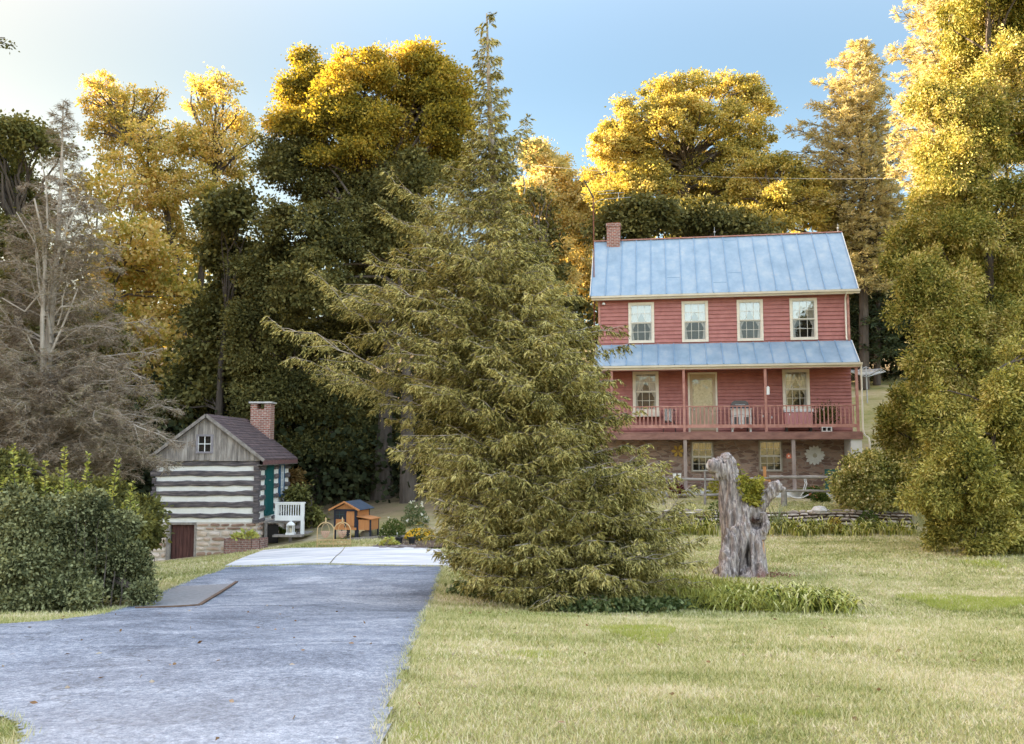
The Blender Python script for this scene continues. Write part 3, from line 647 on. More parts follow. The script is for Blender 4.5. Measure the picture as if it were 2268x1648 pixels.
# windows
m_sash = M('sash_white', [(.62, .57, .48), (.74, .70, .62)], 5, rough=.5, bmp=.1)
m_olive = M('storm_frame', [(.25, .2, .15), (.36, .3, .22)], 5, rough=.5, bmp=.1)
def window(q, up=(2, 3), lo=(2, 3), cw=.1, glass=m_glass_up, sill=False, curt=1, mcas=None, drop=0, cur_m=None, shade=0):
    x0, x1, z0, z1 = q; mb = MB(); y = -.075
    mb.box(x0, x0 + cw, y, .03, z0, z1); mb.box(x1 - cw, x1, y, .03, z0, z1); mb.box(x0 + cw, x1 - cw, y + .003, .03, z1 - cw, z1); mb.box(x0 + cw, x1 - cw, y + .003, .03, z0, z0 + cw * .9)
    if sill: mb.box(x0 - .03, x1 + .03, y - .05, .0, z0 - .06, z0 + .02)
    wn = mb.build('window', mcas or m_cream, house)
    a0, a1, b0, b1 = x0 + cw, x1 - cw, z0 + cw * .9, z1 - cw; zm = (b0 + b1) / 2 + drop; s = MB(); t = .035; mu = .017
    for (c0, c1, yy, (r, c_)) in ((zm, b1, -.03, up), (b0, zm, .005, lo)):
        s.box(a0, a0 + t, yy - .02, yy + .02, c0, c1); s.box(a1 - t, a1, yy - .02, yy + .02, c0, c1); s.box(a0 + t, a1 - t, yy - .018, yy + .018, c0, c0 + t); s.box(a0 + t, a1 - t, yy - .018, yy + .018, c1 - t, c1)
        for i in range(1, c_): x = a0 + (a1 - a0) * i / c_; s.box(x - mu / 2, x + mu / 2, yy - .008, yy + .012, c0 + t, c1 - t)
        for i in range(1, r): z = c0 + (c1 - c0) * i / r; s.box(a0 + t, a1 - t, yy - .006, yy + .010, z - mu / 2, z + mu / 2)
    s.build('sash', m_sash, wn)
    g = MB(); g.quad((a0 + t, -.012, zm + t), (a1 - t, -.012, zm + t), (a1 - t, -.012, b1 - t), (a0 + t, -.012, b1 - t))
    g.build('pane', glass, wn); g = MB(); g.quad((a0 + t, .016, b0 + t), (a1 - t, .016, b0 + t), (a1 - t, .016, zm), (a0 + t, .016, zm)); g.build('pane', m_glass_dark, wn)
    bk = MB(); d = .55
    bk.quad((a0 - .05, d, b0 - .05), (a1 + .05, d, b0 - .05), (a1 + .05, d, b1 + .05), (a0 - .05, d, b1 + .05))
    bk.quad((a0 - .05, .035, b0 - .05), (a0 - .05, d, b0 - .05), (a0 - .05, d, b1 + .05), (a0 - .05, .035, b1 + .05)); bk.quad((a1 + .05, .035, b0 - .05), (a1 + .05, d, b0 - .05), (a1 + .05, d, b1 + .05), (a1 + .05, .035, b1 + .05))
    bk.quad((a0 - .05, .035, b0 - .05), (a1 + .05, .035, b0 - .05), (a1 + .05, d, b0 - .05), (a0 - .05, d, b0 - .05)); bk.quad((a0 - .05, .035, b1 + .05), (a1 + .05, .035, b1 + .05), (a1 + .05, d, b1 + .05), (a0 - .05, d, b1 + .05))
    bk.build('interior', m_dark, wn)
    if curt:
        c = MB(); wv = a1 - a0; 
        if shade: # short valance across the top
            n = 14
            for i in range(n):
                xa, xb = a0 + wv * i / n, a0 + wv * (i + 1) / n; c.quad((xa, .07 + .02 * (i % 2), b1 - shade), (xb, .07 + .02 * ((i + 1) % 2), b1 - shade + .02 * (i % 3)), (xb, .07 + .02 * ((i + 1) % 2), b1), (xa, .07 + .02 * (i % 2), b1))
        else:
            for sgn, xe in ((1, a0), (-1, a1)):
                rows = 12; prev = None
                for i in range(rows + 1):
                    tt = i / rows; z = b1 + (b0 - b1) * tt; wd = wv * (.44 * (1 - min(1, tt * 1.5)) + .10 + .10 * abs(tt - .68) * 2)
                    r = [(xe + sgn * wd * k / 5, .08 + .025 * (k % 2), z) for k in range(6)]
                    if prev:
                        for k in range(5): c.quad(prev[k], prev[k + 1], r[k + 1], r[k])
                    prev = r
        c.build('curtain', cur_m or m_curtain, wn)
    return wn
for i, q in enumerate(W_up): window(q, curt=1)
window(W_mid[0], glass=m_glass_low, sill=True); window(W_mid[1], glass=m_glass_low, sill=True)
MB().box(W_mid[0][0] - .02, W_mid[0][1] + .03, -.35, -.1, W_mid[0][2] - .22, W_mid[0][2] - .02).build('window_ledge', m_cream, house)
m_yel = M('yellow_cloth', [(.22, .11, .03), (.5, .32, .1)], 5, rough=.9)
for q in W_low: window(q, up=(2, 3), lo=(2, 3), cw=.06, glass=m_glass_low, mcas=m_olive, shade=.36, cur_m=m_yel)
# door
x0, x1, z0, z1 = DOOR; mb = MB(); cw = .08
mb.box(x0, x0 + cw, -.06, .02, z0, z1); mb.box(x1 - cw, x1, -.06, .02, z0, z1); mb.box(x0 + cw, x1 - cw, -.057, .02, z1 - cw, z1); mb.box(x0 - .02, x1 + .02, -.12, .02, z0 - .06, z0)
dr = mb.build('front_door', m_cream, house)
m_door = M('tan_door_paint', [(.42, .31, .20), (.55, .43, .30)], 3, rough=.5)
mb = MB(); a0, a1 = x0 + cw, x1 - cw; zg = z0 + (z1 - z0) * .44
mb.box(a0, a1, -.015, .03, z0, zg); mb.box(a0, a0 + .12, -.015, .03, zg, z1 - cw); mb.box(a1 - .12, a1, -.015, .03, zg, z1 - cw); mb.box(a0 + .12, a1 - .12, -.015, .03, z1 - cw - .2, z1 - cw)
for i in (1, 2, 3): x = a0 + (a1 - a0) * i / 4; mb.box(x - .01, x + .01, -.022, -.01, z0 + .12, zg - .08)
mb.build('door_leaf', m_door, dr)
MB().quad((a0 + .12, .0, zg), (a1 - .12, .0, zg), (a1 - .12, .0, z1 - cw - .2), (a0 + .12, .0, z1 - cw - .2)).build('pane', m_glass_low, dr)
m_lace = M('lace', [(.16, .15, .10), (.5, .46, .36)], 12, rough=.9)
MB().quad((a0 + .1, .05, zg - .02), (a1 - .1, .05, zg - .02), (a1 - .1, .05, z1 - cw - .25), (a0 + .1, .05, z1 - cw - .25)).build('curtain', m_lace, dr)
MB().lathe([(.0, 0), (.028, .01), (.03, .03), (.02, .05)], (a0 + .07, -.07, z0 + .95), 10).build('door_knob', m_grey_metal, dr)
# porch deck, beam, posts, railing
mb = MB(); xx = -L - .05; i = 0
MB().box(-L - .1, .07, -PD + .03, -.03, ZD - .04, ZD).build('deck_floor', m_brownwood, house)
mb = MB(); mb.box(-L - .1, -5.3, -PD + .0, -PD + .09, ZD - .31, ZD - .045); mb.box(-5.297, .09, -PD - .004, -PD + .086, ZD - .31, ZD - .045)
mb.build('deck_beam', m_brownwood, house)
mb = MB()
for k in range(18): x = -L + .3 + k * .6; mb.box(x, x + .05, -PD + .1, -.03, ZD - .2, ZD - .05)
mb.build('joists', m_brownwood, house)
MB().box(-L - .08, .04, -PD + .1, -.03, ZG - .12, ZG - .1).build('porch_ceiling', m_redtrim, house)
MB().box(-L - .08, .04, -PD + .02, -PD + .1, ZG - .22, ZG - .1).build('header_beam', m_redtrim, house)
pxs = [hl(1515, 890, -PD + .1)[0], hl(1696, 890, -PD + .1)[0], -.06, -9.9]
for x in pxs: MB().box(x - .05, x + .05, -PD + .05, -PD + .15, ZD - .1, ZG - .2).build('porch_post', m_redtrim, house)
zr1 = ZD + 1.08; px_s = sorted([-L - .05] + pxs)
for a, b in zip(px_s[:-1], px_s[1:]):
    if b - a < .3: continue
    mb = MB(); mb.box(a + .052, b - .052, -PD + .06, -PD + .14, zr1 - .045, zr1); mb.box(a + .052, b - .052, -PD + .075, -PD + .125, ZD + .17, ZD + .31)
    n = max(2, round((b - a) / .165))
    for i in range(1, n): x = a + (b - a) * i / n; mb.box(x - .023, x + .023, -PD + .083, -PD + .119, ZD + .3, zr1 - .044)
    mb.build('railing', m_redtrim, house)
# lower posts, side wall
m_stucco = M('stucco', [(.6, .57, .52), (.74, .71, .67)], 2.5, rough=.9)
MB().box(-.36, .06, -PD + .06, -.005, -1.3, ZD - .32).build('side_wall', m_stucco, house)
for px in (1518, 1758):
    x = hl(px, 1020, -PD + .12)[0]; MB().box(x - .07, x + .07, -PD + .05, -PD + .19, -.6, ZD - .31).build('lower_post', M('grey_post', [(.2, .15, .13), (.42, .34, .3)], 6, (1, 1, .3)), house)
MB().box(-L - .1, .06, -PD - .2, 0.0, -.5, 0.0).build('porch_slab', m_conc, house)
# brick material
def brickmat(name, c1, c2, mort=(.45, .40, .36), sc_=1.0, msize=.012):
    m, n, b = newmat(name); tcn = n.nodes.new('ShaderNodeTexCoord'); ng = n.nodes.new('ShaderNodeNewGeometry')
    sp_ = n.nodes.new('ShaderNodeSeparateXYZ'); n.links.new(tcn.outputs['Object'], sp_.inputs[0])
    cb = n.nodes.new('ShaderNodeCombineXYZ'); n.links.new(math_(n, 'ADD', sp_.outputs[0], sp_.outputs[1]), cb.inputs[0]); n.links.new(sp_.outputs[2], cb.inputs[1])
    br = n.nodes.new('ShaderNodeTexBrick'); n.links.new(cb.outputs[0], br.inputs[0]); br.inputs['Scale'].default_value = sc_
    br.inputs['Brick Width'].default_value = .21; br.inputs['Row Height'].default_value = .075; br.inputs['Mortar Size'].default_value = msize
    br.inputs['Color1'].default_value = (*c1, 1); br.inputs['Color2'].default_value = (*c2, 1); br.inputs['Mortar'].default_value = (*mort, 1)
    nz = ramp(n, noise(n, tcn.outputs['Object'], 9, 4), [(.55, .55, .55), (1.2, 1.2, 1.2)])
    n.links.new(mixc(n, 1, br.outputs[0], nz, 'MULTIPLY'), b.inputs['Base Color']); b.inputs['Roughness'].default_value = .9
    bump(n, b, math_(n, 'SUBTRACT', 1.0, br.outputs[1]), .6, .01); return m
m_brick = brickmat('chimney_brick', (.42, .14, .09), (.26, .09, .065))
ch0, _ = hl(1344, 515, DR - .3); ch1, _ = hl(1373, 515, DR - .3); zc1 = hl(1358, 494, DR - .3)[1]
mb = MB(); mb.box(ch0, ch1, DR - .35, DR + .3, ZR - .75, zc1 - .18); mb.box(ch0 - .035, ch1 + .035, DR - .385, DR + .335, zc1 - .18, zc1 - .04); mb.box(ch0 - .01, ch1 + .01, DR - .36, DR + .31, zc1 - .04, zc1)
mb.build('chimney', m_brick, house)
for px, zz in ((1582.5, .48), (1856, .4), (1337.5, .3)):
    x = hl(px, 515, DR)[0]; mb = MB(); mb.tube([(x, DR, ZR), (x, DR, ZR + zz)], .009, 6)
    mb.lathe([(.0, -.05), (.035, -.035), (.05, 0), (.035, .035), (0, .05)], (x, DR, ZR + zz * .5), 10)
    if px > 1800:
        for a in (0, 2.1, 4.2): mb.tube([(x + .12 * math.cos(a), DR + .12 * math.sin(a), ZR), (x, DR, ZR + .12)], .007, 5)
    mb.build('lightning_rod', m_grey_metal, house)
x = hl(1337, 674, -.1)[0]; mb = MB(); z = hl(1337, 674, -.1)[1]; mb.lathe([(.02, -.04), (.07, -.03), (.085, .02), (.03, .07)], (x, -.16, z), 10); mb.bar((x, -.02, z + .06), (x, -.16, z + .06), .03, .03)
mb.build('security_light', m_white, house)
def hw(lx, ly, lz): return Vector((HX0 + lx * cT + ly * sT, HY0 - lx * sT + ly * cT, lz + HZ0))
def hobj(px, py, b, ):
    """world position for a thing standing at pixel px on local depth b at local height given by py"""
    x, z = hl(px, py, b); return x, z

# ---- things on the house and the porch
def on_porch(name, px, b, label, cat, z=None, py=None, group=None):
    x, zz = hl(px, py or 955, b); z = ZD if z is None else z
    return empty(name, hw(x, b, z), label, cat, group, rz=-TH), x
# grill
t, x = on_porch('grill', 1639, -.62, 'dark barbecue grill on the upper porch behind the white cabinet', 'grill')
mb = MB(); pr_ = [(-.36, .98), (-.37, 1.1), (-.33, 1.24), (-.22, 1.31), (.22, 1.31), (.33, 1.24), (.37, 1.1), (.36, .98)]; mb.prism(pr_, -.22, .22)
mb.build('lid', M('navy_enamel', [(.015, .02, .04), (.03, .035, .06)], 3, rough=.25, spec=.6, bmp=0), t)
mb = MB(); mb.box(-.35, .35, -.22, .22, .80, .975); mb.build('firebox', m_black, t)
MB().tube([(-.2, -.25, 1.14), (.2, -.25, 1.14)], .012).build('handle', m_grey_metal, t)
for sx_ in (-.3, .3):
    for sy_ in (-.18, .18): MB().tube([(sx_, sy_, 0), (sx_, sy_, .8)], .014).build('leg', m_black, t)
# white cabinet with two dark door panels
t, x = on_porch('cabinet', 1642, -.98, 'white scalloped-base cabinet with two dark panels standing on the upper porch', 'cabinet')
mb = MB(); mb.box(-.40, .40, -.17, .17, .22, .93); mb.box(-.43, .43, -.20, .2, .93, .97)
mb.box(-.40, -.33, -.17, -.1, 0, .22); mb.box(.33, .40, -.17, -.1, 0, .22); mb.box(-.4, -.33, .1, .17, 0, .22); mb.box(.33, .4, .1, .17, 0, .22)
mb.prism([(-.33, .22), (-.33, .10), (-.28, .16), (-.15, .2), (-.05, .16), (0, .14), (.05, .16), (.15, .2), (.28, .16), (.33, .10), (.33, .22)], -.165, -.14)
mb.build('body', m_white, t)
m_damask = M('dark_panel', [(.03, .03, .035), (.2, .2, .2)], 22, rough=.7)
for sx_ in (-1, 1): MB().box(sx_ * .2 - .09, sx_ * .2 + .09, -.185, -.169, .30, .62).build('door_panel', m_damask, t)
for sx_ in (-1, 1): MB().lathe([(.0, -.015), (.015, 0), (0, .015)], (sx_ * .03, -.19, .45), 8).build('knob', m_black, t)
# red chest
t, x = on_porch('storage_chest', 1768, -.5, 'faded pink storage chest under the right porch window', 'chest')
m_pink = M('faded_pink_plastic', [(.62, .27, .28), (.72, .36, .36)], 2, rough=.6, bmp=.05)
MB().box(-.55, .55, -.27, .27, .24, .82).build('body', m_pink, t); mb = MB(); mb.box(-.58, .58, -.3, .3, .825, .95); mb.build('lid', m_white, t)
for sx_ in (-.48, .48): MB().box(sx_ - .04, sx_ + .04, -.2, .2, 0, .24).build('leg', m_black, t)
# chair with towel
t, x = on_porch('porch_chair', 1483, -.75, 'dark metal porch chair behind the railing left of the door', 'chair')
mb = MB(); mb.box(-.24, .24, -.22, .24, .42, .45); mb.build('seat', m_black, t)
mb = MB()
for k in range(7): mb.tube([(-.24 + .08 * k, .24, .45), (-.24 + .08 * k, .30, .95)], .01, 6)
mb.tube([(-.25, .3, .95), (0, .32, 1.0), (.25, .3, .95)], .016); mb.build('backrest', m_black, t)
for sx_ in (-1, 1):
    MB().tube([(sx_ * .25, .27, .7), (sx_ * .27, -.1, .68), (sx_ * .26, -.22, .6)], .014).build('arm', m_black, t)
    for sy_ in (-1, 1): MB().tube([(sx_ * .22, sy_ * .2, .42), (sx_ * .25, sy_ * .25, 0)], .014).build('leg', m_black, t)
x_, z_ = hl(1480, 905, -1.2); t = empty('towel', hw(x_, -1.2, z_), 'crinkled black-and-white towel hanging behind the porch railing', 'towel', rz=-TH)
m_tow, n_, b_ = newmat('striped_towel'); wv = n_.nodes.new('ShaderNodeTexWave'); wv.inputs['Scale'].default_value = 9; wv.inputs['Distortion'].default_value = 6; wv.bands_direction = 'Z'; n_.links.new(coord(n_), wv.inputs[0]); n_.links.new(ramp(n_, wv.outputs[1], [(.08, .08, .09, .3), (.75, .75, .74, .5)]), b_.inputs['Base Color'])
mb = MB(); prev = None
for i in range(13):
    z = -.52 * i / 12; hwid = .2 - .06 * (i / 12) ** 1.5; r = [((-hwid + 2 * hwid * k / 12), .02 * math.sin(k * 1.7 + i * .4), z + (.03 * math.sin(k) if i == 12 else 0)) for k in range(13)]
    if prev:
        for k in range(12): mb.quad(prev[k], prev[k + 1], r[k + 1], r[k])
    prev = r
for k in range(0): pass
mb.build('cloth', m_tow, t)
# potted plant and block on porch
t, x = on_porch('potted_plant', 1831, -.7, 'dark leafy pot plant behind the right end of the porch railing', 'plant')
MB().lathe([(.16, 0), (.22, .3), (.24, .32), (.2, .3)], n=14).build('pot', m_black, t)
rg = np.random.default_rng(3); c = rg.normal(size=(900, 3)) * .2 + np.array([0, 0, .65]); npmesh('foliage', leafquads(c, c - np.array([0, 0, .4]), .12, .02, rg), 4, t, leafmat('porch_plant_leaf', [(.02, .03, .012), (.05, .07, .02), (.3, .25, .06)], .2, 4))
t, x = on_porch('concrete_block', 1831, -1.28, 'pale hollow concrete block on the porch deck under the railing', 'block')
mb = MB(); mb.box(-.2, .2, -.08, .08, 0, .03); mb.box(-.2, .2, -.08, .08, .16, .19)
for a in (-.2, -.02, .16): mb.box(a, a + .04, -.08, .08, .03, .16)
mb.build('block', M('block_concrete', [(.5, .48, .46), (.65, .63, .6)], 6), t)
# feeder lantern hanging on post
x_, z_ = hl(1700.6, 858, -PD + .02); t = empty('hanging_lantern', hw(x_, -PD + .0, z_), 'small white box lantern hanging from the middle porch post', 'lantern', rz=-TH)
mb = MB(); mb.box(-.055, .055, -.05, .05, -.3, -.02); mb.prism([(-.07, -.02), (.07, -.02), (0, .05)], -.06, .06); mb.build('body', m_white, t); MB().tube([(0, 0, .04), (0, 0, .62)], .005, 5).build('hook', m_black, t)
# string lights
t = empty('string_lights', hw(-6, -PD + .2, ZD + .8), 'string of small white bulbs strung along the porch railing', 'string lights', rz=-TH); mb = MB(); pts = []
bl = [(800, 370), (928, 400), (1048, 430), (1225, 432), (1288, 418), (1350, 425), (1478, 405), (1612, 368), (1715, 370)]
q0 = hw(-6, -PD + .2, ZD + .8)
for a, b in bl:
    x_, z_ = hl(1287.5 + .3125 * a, 791.4 + .3125 * b, -PD + .2); pts.append((x_ + 6, 0, z_ - ZD - .8))
cab = []
for p_, q_ in zip(pts[:-1], pts[1:]): cab += [(p_[0], 0, p_[2] + .06), ((p_[0] + q_[0]) / 2, 0, max(p_[2], q_[2]) + .14)]
MB().tube(cab + [(pts[-1][0], 0, pts[-1][2] + .06)], .006, 4).build('cable', m_black, t)
for p_ in pts: MB().lathe([(.012, .05), (.026, .01), (.03, -.02), (.01, -.05)], p_, 8).build('bulb', m_white, t)
# flowers on stone wall
def wall_flower(px, py, b, rad, n, label, mp, mc, name='flower_ornament', wd=.24, seed=0):
    x_, z_ = hl(px, py, b); t = empty(name, hw(x_, b, z_), label, 'wall ornament', rz=-TH); rnd = random.Random(seed); mb = MB()
    for layer, (rr_, off, y) in enumerate(((1, 0, -.01), (.72, .5, -.035))):
        if n < 9 and layer: continue
        for k in range(n):
            a = 2 * math.pi * (k + off) / n + rnd.uniform(-.06, .06); r_ = rad * rr_ * rnd.uniform(.9, 1.05); u = Vector((math.cos(a), 0, math.sin(a))); v_ = Vector((-math.sin(a), 0, math.cos(a)))
            o = Vector((0, y - rnd.uniform(0, .012), 0)); pts = [o + u * .1 * rad, o + u * r_ * .55 + v_ * r_ * wd, o + u * r_ * .85 + v_ * r_ * wd * .8 + Vector((0, -.03, 0)), o + u * r_ + Vector((0, -.02, 0)), o + u * r_ * .85 - v_ * r_ * wd * .8 + Vector((0, -.03, 0)), o + u * r_ * .55 - v_ * r_ * wd]
            mb.quad(*pts); mb.quad(*[p_ + Vector((0, .006, 0)) for p_ in pts[::-1]])
    mb.build('petals', mp, t)
    mb = MB()
    for i in range(3):
        pass
    mb.tube([(0, .0, 0), (0, -.06, 0)], [rad * .26, rad * .2], 16); mb.build('flower_centre', mc, t)
wall_flower(1804.5, 1009, -.06, .42, 15, 'big white daisy ornament on the stone wall by the white side wall', M('white_petal', [(.62, .58, .5), (.78, .75, .68)], 5), M('seed_head', [(.35, .3, .2), (.6, .55, .42)], 20), wd=.17)
wall_flower(1501.5, 999, -.06, .29, 6, 'yellow six-petal flower ornament on the stone wall left of the lower post', M('yellow_petal', [(.5, .3, .05), (.65, .42, .1)], 5), M('brown_head', [(.3, .16, .05), (.4, .25, .1)], 9), seed=2)
wall_flower(1747, 1010, -PD + .3, .13, 8, 'small red flower ornament hanging beside the right lower post', M('red_petal', [(.5, .12, .06), (.65, .25, .15)], 5), m_cream, seed=4)
# TV antenna beside the house
px_, pz_ = hl(1316, 660, .6)
t = empty('tv_antenna', hw(px_, .6, 0), 'old television antenna on a rusty red mast beside the chimney', 'antenna', rz=-TH)
za = hl(1317, 436, .6)[1]; zb_ = hl(1317, 660, .6)[1]
MB().tube([(0, 0, 0), (0, 0, za)], .03, 8).build('mast', m_rust, t)
e0 = hl(1295, 402, .6); MB().tube([(0, 0, za - .05), (e0[0] - px_, -.2, e0[1])], [.035, .03], 6).build('boom', m_black, t)
for (a, b_2, c_, d_, yy) in ((1326, 431, 1382, 427, -.05), (1334, 443, 1397, 438, -.1), (1322, 424, 1360, 421, .05)):
    p0 = hl(a, b_2, .6); p1 = hl(c_, d_, .6); MB().tube([(p0[0] - px_, yy, p0[1]), (p1[0] - px_, yy, p1[1])], .011, 5).build('element', m_grey_metal, t)
p0 = hl(1370, 428, .6); p1 = hl(1370, 441, .6); MB().tube([(p0[0] - px_, -.05, p0[1]), (p1[0] - px_, -.1, p1[1])], .012, 5).build('element', m_grey_metal, t)
MB().tube([(0, -.02, za - .3), (hl(1334, 442, .6)[0] - px_, -.1, hl(1334, 442, .6)[1])], .012, 5).build('bracket', m_grey_metal, t)

# ================================================================== LOG CABIN
rnd = random.Random(11)
CX, CY, CZ = -9.1, 32.0, -2.52            # near right corner, top of the foundation
cabin = empty('log_cabin', (CX, CY, CZ), 'small log cabin with white chinking on a stone cellar, weathered gable and brick chimney', 'cabin')
CW, CD = 3.72, 4.45; ZL = 2.23; RX = -CW / 2; ZRC = 3.86
m_chink = M('chinking', [(.76, .74, .68), (.86, .85, .81)], 6, rough=.9, bmp=.5, bdist=.02)
m_log = M('hewn_log', [(.035, .03, .034), (.12, .105, .11), (.30, .25, .23)], 9, (.25, .25, 2.2), .85, .9, .03)
m_board, n_, b_ = newmat('weathered_boards')
v = coord(n_, (1, 1, .12)); f = noise(n_, v, 9, 7, .7, .3); f2 = noise(n_, coord(n_, (1, 1, .5)), 2.0, 4)
c = mixc(n_, .4, ramp(n_, f, [(.07, .06, .055, .35), (.27, .235, .21, .5), (.50, .45, .40, .62)]), ramp(n_, f2, [(.10, .085, .075), (.45, .40, .36)]))
n_.links.new(c, b_.inputs['Base Color']); b_.inputs['Roughness'].default_value = .85; bump(n_, b_, f, .6, .015)
m_shingle, n_, b_ = newmat('shingle')
tcn = n_.nodes.new('ShaderNodeTexCoord'); sp_ = n_.nodes.new('ShaderNodeSeparateXYZ'); n_.links.new(tcn.outputs['Object'], sp_.inputs[0]); cb = n_.nodes.new('ShaderNodeCombineXYZ'); n_.links.new(sp_.outputs[1], cb.inputs[0]); n_.links.new(sp_.outputs[2], cb.inputs[1])
br = n_.nodes.new('ShaderNodeTexBrick'); n_.links.new(cb.outputs[0], br.inputs[0]); br.inputs['Scale'].default_value = 1; br.inputs['Brick Width'].default_value = .3; br.inputs['Row Height'].default_value = .078; br.inputs['Mortar Size'].default_value = .008
br.inputs['Color1'].default_value = (.13, .09, .09, 1); br.inputs['Color2'].default_value = (.085, .06, .062, 1); br.inputs['Mortar'].default_value = (.03, .022, .022, 1)
n_.links.new(mixc(n_, 1, br.outputs[0], ramp(n_, noise(n_, tcn.outputs['Object'], 3, 5), [(.7, .7, .7), (1.35, 1.3, 1.3)]), 'MULTIPLY'), b_.inputs['Base Color']); b_.inputs['Roughness'].default_value = .9
# stone foundation: individually lumpy stones in mortar
m_stone2 = M('field_stone', [(.22, .16, .13), (.36, .28, .23), (.50, .42, .36), (.42, .34, .33)], 2.2, (1, 1, 1), .9, .7, .03, bscale=14, detail=8)
m_mortar = M('mortar', [(.5, .43, .37), (.66, .59, .52)], 5, rough=.95, bmp=.5)
def stones(mb, x0, x1, z0, z1, plane, rnd, hmin=.12, hmax=.24, wmin=.2, wmax=.55, depth=.06, zb=None):
    """rubble courses on a wall; plane(x, z, out) -> xyz. zb(x): local ground"""
    z = z1
    while z > z0 + .03:
        h = rnd.uniform(hmin, hmax); h = min(h, z - z0); x = x0
        while x < x1 - .02:
            wd = min(rnd.uniform(wmin, wmax), x1 - x)
            if x1 - (x + wd) < .1: wd = x1 - x
            hh = h * rnd.uniform(.8, 1.0); g = .014; cx, cz = x + wd / 2, z - h / 2 + rnd.uniform(-.01, .01); n = 9; o = depth * rnd.uniform(.5, 1.1)
            ring0, ring1 = [], []
            sh = rnd.uniform(-.12, .12)
            for k in range(n):
                a = 2 * math.pi * (k + .5) / n; ca, sa = math.cos(a), math.sin(a); e = .55
                ux = math.copysign(abs(ca) ** e, ca); uz = math.copysign(abs(sa) ** e, sa); r_ = rnd.uniform(.88, 1.0)
                ring0.append(((wd / 2 - g) * ux * r_, (hh / 2 - g) * uz * r_ + ux * sh * hh))
            b = len(mb.v)
            for (a_, c_) in ring0: mb.v.append(plane(cx + a_, cz + c_, 0))
            for (a_, c_) in ring0: mb.v.append(plane(cx + a_ * .93, cz + c_ * .9, o * rnd.uniform(.6, 1)))
            mb.v.append(plane(cx, cz, o * 1.15))
            for k in range(n):
                k2 = (k + 1) % n; mb.f.append((b + k, b + k2, b + n + k2, b + n + k)); mb.f.append((b + n + k, b + n + k2, b + 2 * n))
            x += wd
        z -= h
m_stone_isl = M('cellar_stone', [(.24, .15, .11), (.44, .30, .22), (.62, .50, .40), (.70, .60, .53)], 3, (1, 1, 1), .9, .8, .03, bscale=16, detail=7, island=.55)
fz = -1.55
c0, c1, zt_ = -3.11, -2.22, -.02       # cellar door opening
mb = MB(); fp = lambda x, z, o: (x, -.0 - o, z)
for a, b in ((-CW - .05, c0 - .1), (c1 + .06, .0)): stones(mb, a, b, fz, -.02, fp, rnd)
stones(mb, .0, CD, fz, -.02, lambda x, z, o: (.0 + o, x, z), rnd); stones(mb, 0, CD, fz, -.02, lambda x, z, o: (-CW - .05 - o, x, z), rnd)
mb.build('foundation_stones', m_stone_isl, cabin)
mb = MB(); mb.box(-CW - .05, c0 - .1, .004, .4, fz, 0); mb.box(c1 + .06, 0, .004, .4, fz, 0); mb.box(-.4, -.004, .4, CD, fz, 0); mb.box(-CW - .045, -CW + .35, .4, CD, fz, 0); mb.box(-CW, 0, CD - .3, CD, fz, -.01)
mb.build('foundation', m_mortar, cabin)
m_dkdoor = M('dark_plank_door', [(.03, .012, .012), (.085, .035, .03), (.13, .06, .05)], 9, (2.2, 1, .2), .75, .6)
mb = MB(); n = 6
for i in range(n): a = c0 + .06 + (c1 - .02 - c0 - .06) * i / n; mb.box(a + .006, a + (c1 - c0 - .08) / n - .004, .06 + rnd.uniform(0, .01), .1, fz + .1, zt_ - .06)
cdr = mb.build('cellar_door', m_dkdoor, cabin)
mb = MB(); mb.box(c0 - .1, c0 + .03, -.04, .1, fz, zt_); mb.box(c1, c1 + .06, -.03, .1, fz, zt_); mb.box(c0 + .03, c1, -.035, .12, zt_ - .06, zt_ + .015)
mb.build('door_frame', m_weathered, cdr)
MB().box(c0 - .05, c1 + .05, .13, .2, fz, 0).build('lining', m_dark, cdr)
# chinked wall body
mb = MB(); mb.box(-CW + .04, -.03, .0, .2, 0.0, ZL); mb.box(-.2, -.031, .2, CD - .02, 0, ZL); mb.box(-CW + .04, -CW + .2, .2, CD, 0, ZL); mb.box(-CW + .2, -.2, CD - .2, CD - .01, 0, ZL)
mb.build('chinking', m_chink, cabin)
# logs, wavy hewn edges
front = [(.15, .32), (.52, .74), (.93, 1.12), (1.28, 1.49), (1.63, 1.83), (2.0, 2.19)]
def hewn(mb, p0, p1, zlo, zhi, out, th, rnd, n=26):
    """log whose face stands proud of the wall; p along, out direction vector"""
    p0 = Vector(p0); p1 = Vector(p1); out = Vector(out); b = len(mb.v)
    a1, a2 = rnd.uniform(0, 9), rnd.uniform(0, 9)
    for i in range(n + 1):
        t = i / n; p = p0.lerp(p1, t); w1 = mnoise.noise((t * 7, a1, 0)) * .035 + mnoise.noise((t * 19, a1, 3)) * .014; w2 = mnoise.noise((t * 6, a2, 0)) * .035 + mnoise.noise((t * 21, a2, 5)) * .014; e = mnoise.noise((t * 15, a1, 9)) * .012
        lo, hi = zlo + w1, zhi + w2
        for (o, z) in ((-.05, lo), (th * .75 + e, lo + .012), (th + e, lo + .045), (th + e, hi - .045), (th * .75 + e, hi - .012), (-.05, hi)): q = p + out * o; mb.v.append((q.x, q.y, z))
    for i in range(n):
        for k in range(6): k2 = (k + 1) % 6; mb.f.append((b + i * 6 + k, b + (i + 1) * 6 + k, b + (i + 1) * 6 + k2, b + i * 6 + k2))
    mb.f.append(tuple(b + k for k in range(6))); mb.f.append(tuple(b + n * 6 + k for k in range(6))[::-1])
